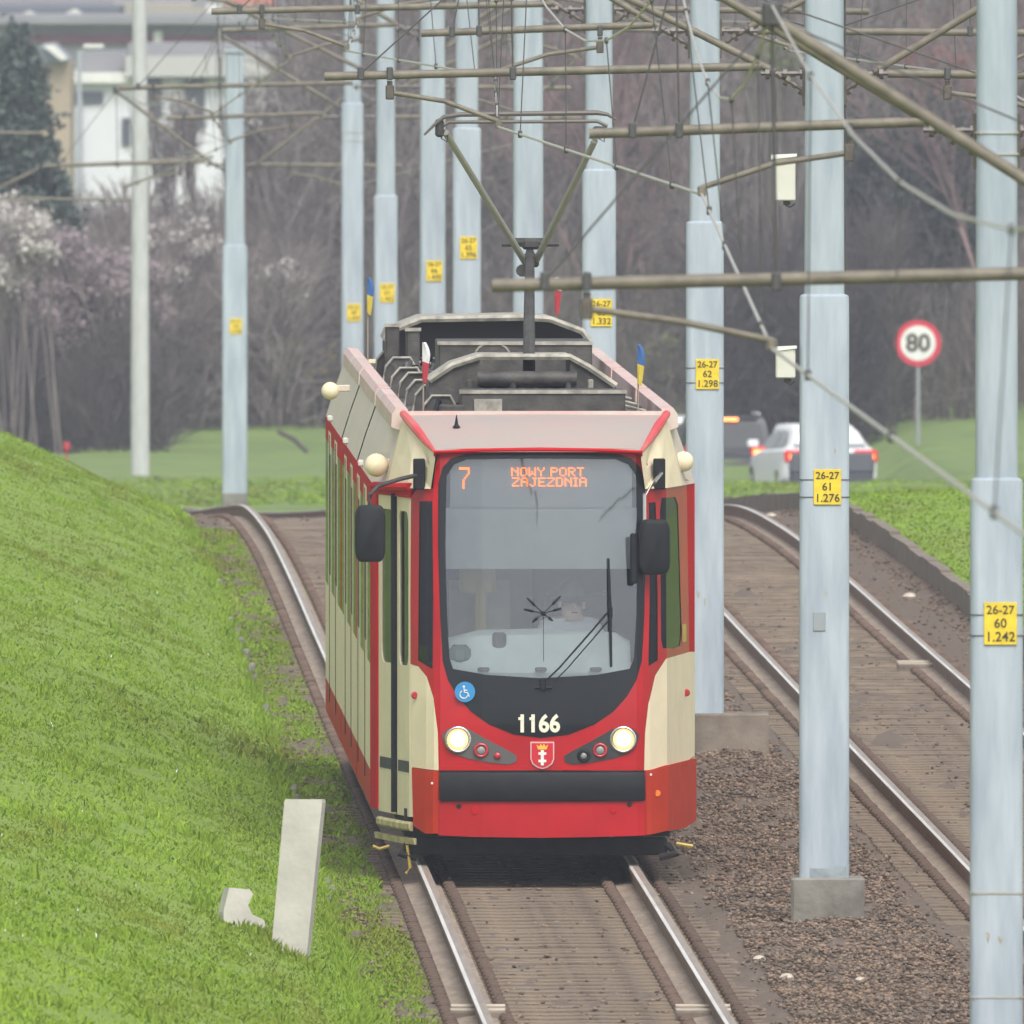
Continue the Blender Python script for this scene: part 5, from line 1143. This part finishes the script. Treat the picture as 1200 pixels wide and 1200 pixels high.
shrub(62, 330, 618, 1.35, M['blossomp'], 'wide pale pink blossoming bush left of the concrete mast', 'blossom_bush', 'bush', 15000, sz=(.02, .05), density=40)
shrub(140, 345, 632, 1.0, M['blossomp'], 'smaller pale pink bush touching the concrete mast', 'blossom_bush', 'bush', 5000, sz=(.02, .045))
shrub(210, 290, 640, .85, M['blossomw'], 'sparse whitish bush between the two far-left masts', 'blossom_bush', 'bush', 1300, sz=(.02, .045))
shrub(318, 330, 640, .8, M['blossomw'], 'sparse whitish bush right of the lone far mast', 'blossom_bush', 'bush', 900, sz=(.02, .045))
shrub(300, 130, 690, .75, M['blossomw'], 'pale blossoming treetop in front of the white building', 'blossom_bush', 'bush', 1500, sz=(.02, .05))
shrub(200, 135, 690, .7, M['blossomw'], 'pale twigs before the white building left of the far mast', 'blossom_bush', 'bush', 350, sz=(.02, .05))
shrub(350, 420, 640, .75, M['yleaf'], 'yellow flowering bush left of the tram', 'yellow_bush', 'bush', 260, sz=(.025, .055))
shrub(780, 425, 640, .6, M['gleaf'], 'yellow-green leafing bush beside mast 62', 'yellow_bush', 'bush', 240, sz=(.025, .055))
shrub(905, 75, 640, .55, M['gleaf'], 'pale greenish treetop between the masts at the top right', 'budding_tree', 'tree', 700, sz=(.03, .06))
shrub(1105, 90, 660, 1.0, mat('red_buds', (.30, .12, .10), .9, rnd=.4), 'red budding treetop between the speed sign and the top edge', 'budding_tree', 'tree', 1500, sz=(.025, .055))
shrub(655, 65, 690, 1.3, mat('red_buds2', (.30, .12, .10), .9, rnd=.4), 'reddish budding treetop behind the pantograph', 'budding_tree', 'tree', 1800, sz=(.025, .055))
shrub(1075, 215, 652, 1.9, M['gleaf'] if False else mat('dark_ivy', (.075, .085, .080), .95, rnd=.4), 'dark ivy-covered tree behind the speed limit sign', 'ivy_tree', 'tree', 15000, sz=(.03, .07), density=90)
# pine (upper left)
d = 640; X = (18-600)*d/F; g = float(terrain(X, d)); t = empty('pine_tree', (X, d, g)); tag(t, 'dark green conifer standing at the top left corner', 'tree')
topz = HC-(22+250)*d/F-g; cs = []; rn = random.Random(3)
for k_ in range(150):
    f = rn.random()**.75; z = topz-.25-f*4.6; rad = (.16+1.25*f**.8)*rn.uniform(.35, 1); a = rn.uniform(0, 6.28); cs.append((math.cos(a)*rad, math.sin(a)*rad, z, .30))
mb = MB(); mb.tube([(0, 0, -.1), (0, 0, topz*.5), (0, 0, topz-.3)], [.16, .1, .03], 8); mb.build('trunk', M['bark'], t); leaves('crown', 16000, cs, M['pine'], t, (.04, .10))
# birch
d = 668; X = (1036-600)*d/F; g = float(terrain(X, d)); t = empty('birch_tree', (X, d, g)); tag(t, 'birch with a white trunk just left of the speed limit sign', 'tree')
zz1 = HC-(275+250)*d/F-g; mb = MB(); mb.tube([(.20, 0, -.1), (.08, 0, zz1*.5), (-.04, 0, zz1*.8), (-.10, 0, zz1)], [.17, .17, .15, .12], 8); mb.build('trunk', M['birch'], t, smooth=True)
sg = [(Vector((-.1, 0, zz1*.75+k_*.3)), Vector((-.1+random.uniform(-1.3, 1.3), random.uniform(-.8, .8), zz1*.75+k_*.3+random.uniform(.5, 1.6))), .03, .01, 1) for k_ in range(14)]
V, Fc = segs_mesh(sg, .008); np_mesh('crown', V, Fc, M['bark'], t)
d = 642; X = (905-600)*d/F; g = float(terrain(X, d)); mb = MB(); mb.tube([(0.05, 0, -.2), (0, 0, 2.2), (-.05, 0, 6)], [.2, .16, .12], 8); o = mb.build('mossy_trunk', mat('mossy_bark', (.13, .12, .07), .95, var=.2, scale=2)); o.location = (X, d, g); tag(o, 'mossy tree trunk rising between the grey car and mast 61', 'tree trunk')
# fallen branch near lawn
mb = MB(); a_, b_, c_ = P(325, 505, 600), P(345, 515, 600), P(360, 530, 600); mb.tube([a_-a_, b_-a_, c_-a_], .05, 6); o = mb.build('leaning_branch', M['bark']); o.location = a_; tag(o, 'dark bare branch leaning over the far lawn left of the tram', 'branch')
# small red marker beyond mound
p = P(78, 527, 560); mb = MB(); mb.tube([(0, 0, -.4), (0, 0, .0)], .02, 6); mb.cbox((0, 0, .08), (.14, .06, .18), .03); o = mb.build('red_marker', M['flagred']); o.location = p; o.scale = (.8, .8, .8); tag(o, 'small red marker peeping over the grass mound', 'marker')

# ------------------------------------------------------------------ buildings (far left, beyond the thicket)
def bbox(mb, x0, y0, x1, y1, d, dep):
    a, b = P(x0, y0, d), P(x1, y1, d); mb.box((a.x, d, b.z), (b.x, d+dep, a.z))
BD = 900
bw = mat('white_render', (.72, .73, .76), .8, var=.04, scale=.4); bd_ = mat('dark_window', (.09, .10, .12), .3); br = mat('grey_roof', (.27, .27, .28), .85, var=.1, scale=.5); bt = mat('beige_render', (.42, .34, .25), .85, var=.06, scale=.5)
def building(name, lab, d, origin):
    p = P(*origin, d); t = empty(name, (0, 0, 0)); tag(t, lab, 'building', 'buildings behind the thicket'); return t
def part(t, nm, m_, rects, d, dep):
    for r in rects: mb = MB(); bbox(mb, *r, d, dep); mb.build(nm, m_, t)
t = building('white_building', 'white building with a flat grey roof behind the concrete mast', BD, (200, 230))
part(t, 'wall', bw, [(86, 92, 330, 330)], BD, 10); part(t, 'cornice', M['white'], [(81, 85, 152, 97)], BD-.4, 10.6); part(t, 'cornice', mat('cream_cornice', (.50, .50, .47), .8), [(147, 66, 345, 90)], BD-.6, 11)
part(t, 'window', bd_, [(86, 107, 121, 121), (170, 90, 190, 136), (216, 89, 240, 150), (280, 100, 300, 140), (143, 138, 153, 170)], BD-.1, .08)
part(t, 'roof', br, [(92, 62, 148, 84), (150, 52, 350, 65.5)], BD+1, 9)
part(t, 'downpipe', mat('downpipe', (.30, .30, .33), .7), [(92, 118, 97, 330)], BD-.35, .12)
t = building('beige_building', 'beige building with a white curved roof edge beside the conifer', 880, (60, 200))
part(t, 'wall', bt, [(30, 73, 82, 330)], 880, 9); mb = MB(); q = [P(x, y, 879.6) for x, y in ((40, 72), (45, 54), (62, 52), (80, 70), (80, 73), (40, 73))]; mb.prism([(a.x, a.z) for a in q], 879.6, 888); mb.build('roof', mat('blue_grey_roof', (.22, .25, .29), .6), t)
mb = MB(); q = [P(x, y, 879.4) for x, y in ((50, 53), (64, 52), (80, 68), (72, 71))]; mb.prism([(a.x, a.z) for a in q], 879.3, 879.5); mb.build('roof_edge', M['white'], t)
t = building('long_hall', 'long grey hall with a dark red band above the white building', 1000, (200, 50))
part(t, 'wall', mat('hall_grey', (.34, .34, .36), .85, var=.08, scale=.3), [(-40, 28, 330, 120)], 1000, 14); part(t, 'red_band', mat('dull_red_band', (.24, .10, .12), .85), [(30, 41, 320, 51)], 999.8, .15); part(t, 'roof', br, [(-40, 20, 330, 28)], 999, 16)
part(t, 'window', M['white'], [(180, 36, 190, 54), (242, 5, 258, 14)], 999.6, .3)
t = building('roofscape_house', 'dark roof with white skylights along the top left edge', 1060, (60, 20))
part(t, 'wall', mat('dusk_roof', (.15, .16, .19), .85, var=.15, scale=.3), [(-40, 8, 140, 34)], 1060, 14)
for pts in (((17, 22), (34, 12), (50, 19), (38, 26), (22, 26)), ((64, 22), (88, 10), (104, 20), (92, 25), (72, 26))):
    q = [P(x, y, 1059) for x, y in pts]; mb = MB(); mb.prism([(a.x, a.z) for a in q], 1058.6, 1059.2); mb.build('skylight', M['white'], t)
part(t, 'dormer', mat('pale_yellow', (.55, .50, .30), .8), [(111, 21, 121, 30)], 1059, .5)
t = building('beige_block', 'long pale beige block at the top edge right of the concrete mast', 1080, (200, 10))
part(t, 'wall', mat('pale_beige', (.40, .37, .31), .85, var=.06, scale=.3), [(130, 5, 300, 26)], 1080, 12); part(t, 'wall', mat('lilac_wall', (.28, .27, .30), .85), [(-60, -60, 400, 6)], 1090, 12)
t = building('red_roof_house', 'house with a salmon red roof at the top edge', 1050, (290, 0))
part(t, 'roof', mat('salmon_tiles', (.55, .20, .15), .85, var=.1, scale=1), [(262, -40, 322, 6)], 1050, 8); part(t, 'wall', br, [(225, -40, 261.5, 8)], 1050, 8)
t = building('pink_roof_house', 'house with a pink tiled roof glimpsed behind the pantograph top', 1050, (500, 0))
part(t, 'roof', mat('pink_tiles', (.42, .22, .19), .85, var=.1, scale=1), [(395, -60, 850, 12)], 1050, 8); part(t, 'wall', br, [(395, 12.5, 850, 60)], 1051, 7)
# street lamps
def lamp(px, ytop, d, side, lab):
    X = (px-600)*d/F; g = float(terrain(X, d)); zt_ = HC-(ytop+250)*d/F-g; t = empty('street_lamp', (X, d, g)); tag(t, lab, 'street lamp', 'street lamps behind the thicket')
    mb = MB(); mb.tube([(0, 0, -.1), (0, 0, zt_)], [.09, .05], 8); ex = .5 if side > 0 else 1.0; mb.tube([(0, 0, zt_), (side*ex, 0, zt_+.08)], .03, 6); mb.build('pole', mat('lamp_pole', (.42, .45, .48), .6), t)
    mb = MB(); mb.cbox((side*(.35 if side > 0 else 1.1), 0, zt_+.12), (.5, .25, .1), .03); mb.build('lamp_head', M['white'], t)
lamp(93, 60, 780, 1, 'grey street lamp in front of the white building'); lamp(1165, 46, 760, -1, 'street lamp head left of the nearest mast at the top')

# ------------------------------------------------------------------ haze
mb = MB(); mb.box((-950, -320, -9.5), (950, 2700, 80)); hz_ = mb.build('haze', []); 
hm = bpy.data.materials.new('haze_volume'); hm.use_nodes = True; t = hm.node_tree; t.nodes.clear(); o_ = t.nodes.new('ShaderNodeOutputMaterial'); pv = t.nodes.new('ShaderNodeVolumePrincipled')
pv.inputs['Color'].default_value = (.80, .86, .98, 1); pv.inputs['Density'].default_value = .00034; pv.inputs['Anisotropy'].default_value = .2
t.links.new(pv.outputs[0], o_.inputs['Volume']); hz_.data.materials.append(hm); tag(hz_, kind='stuff')
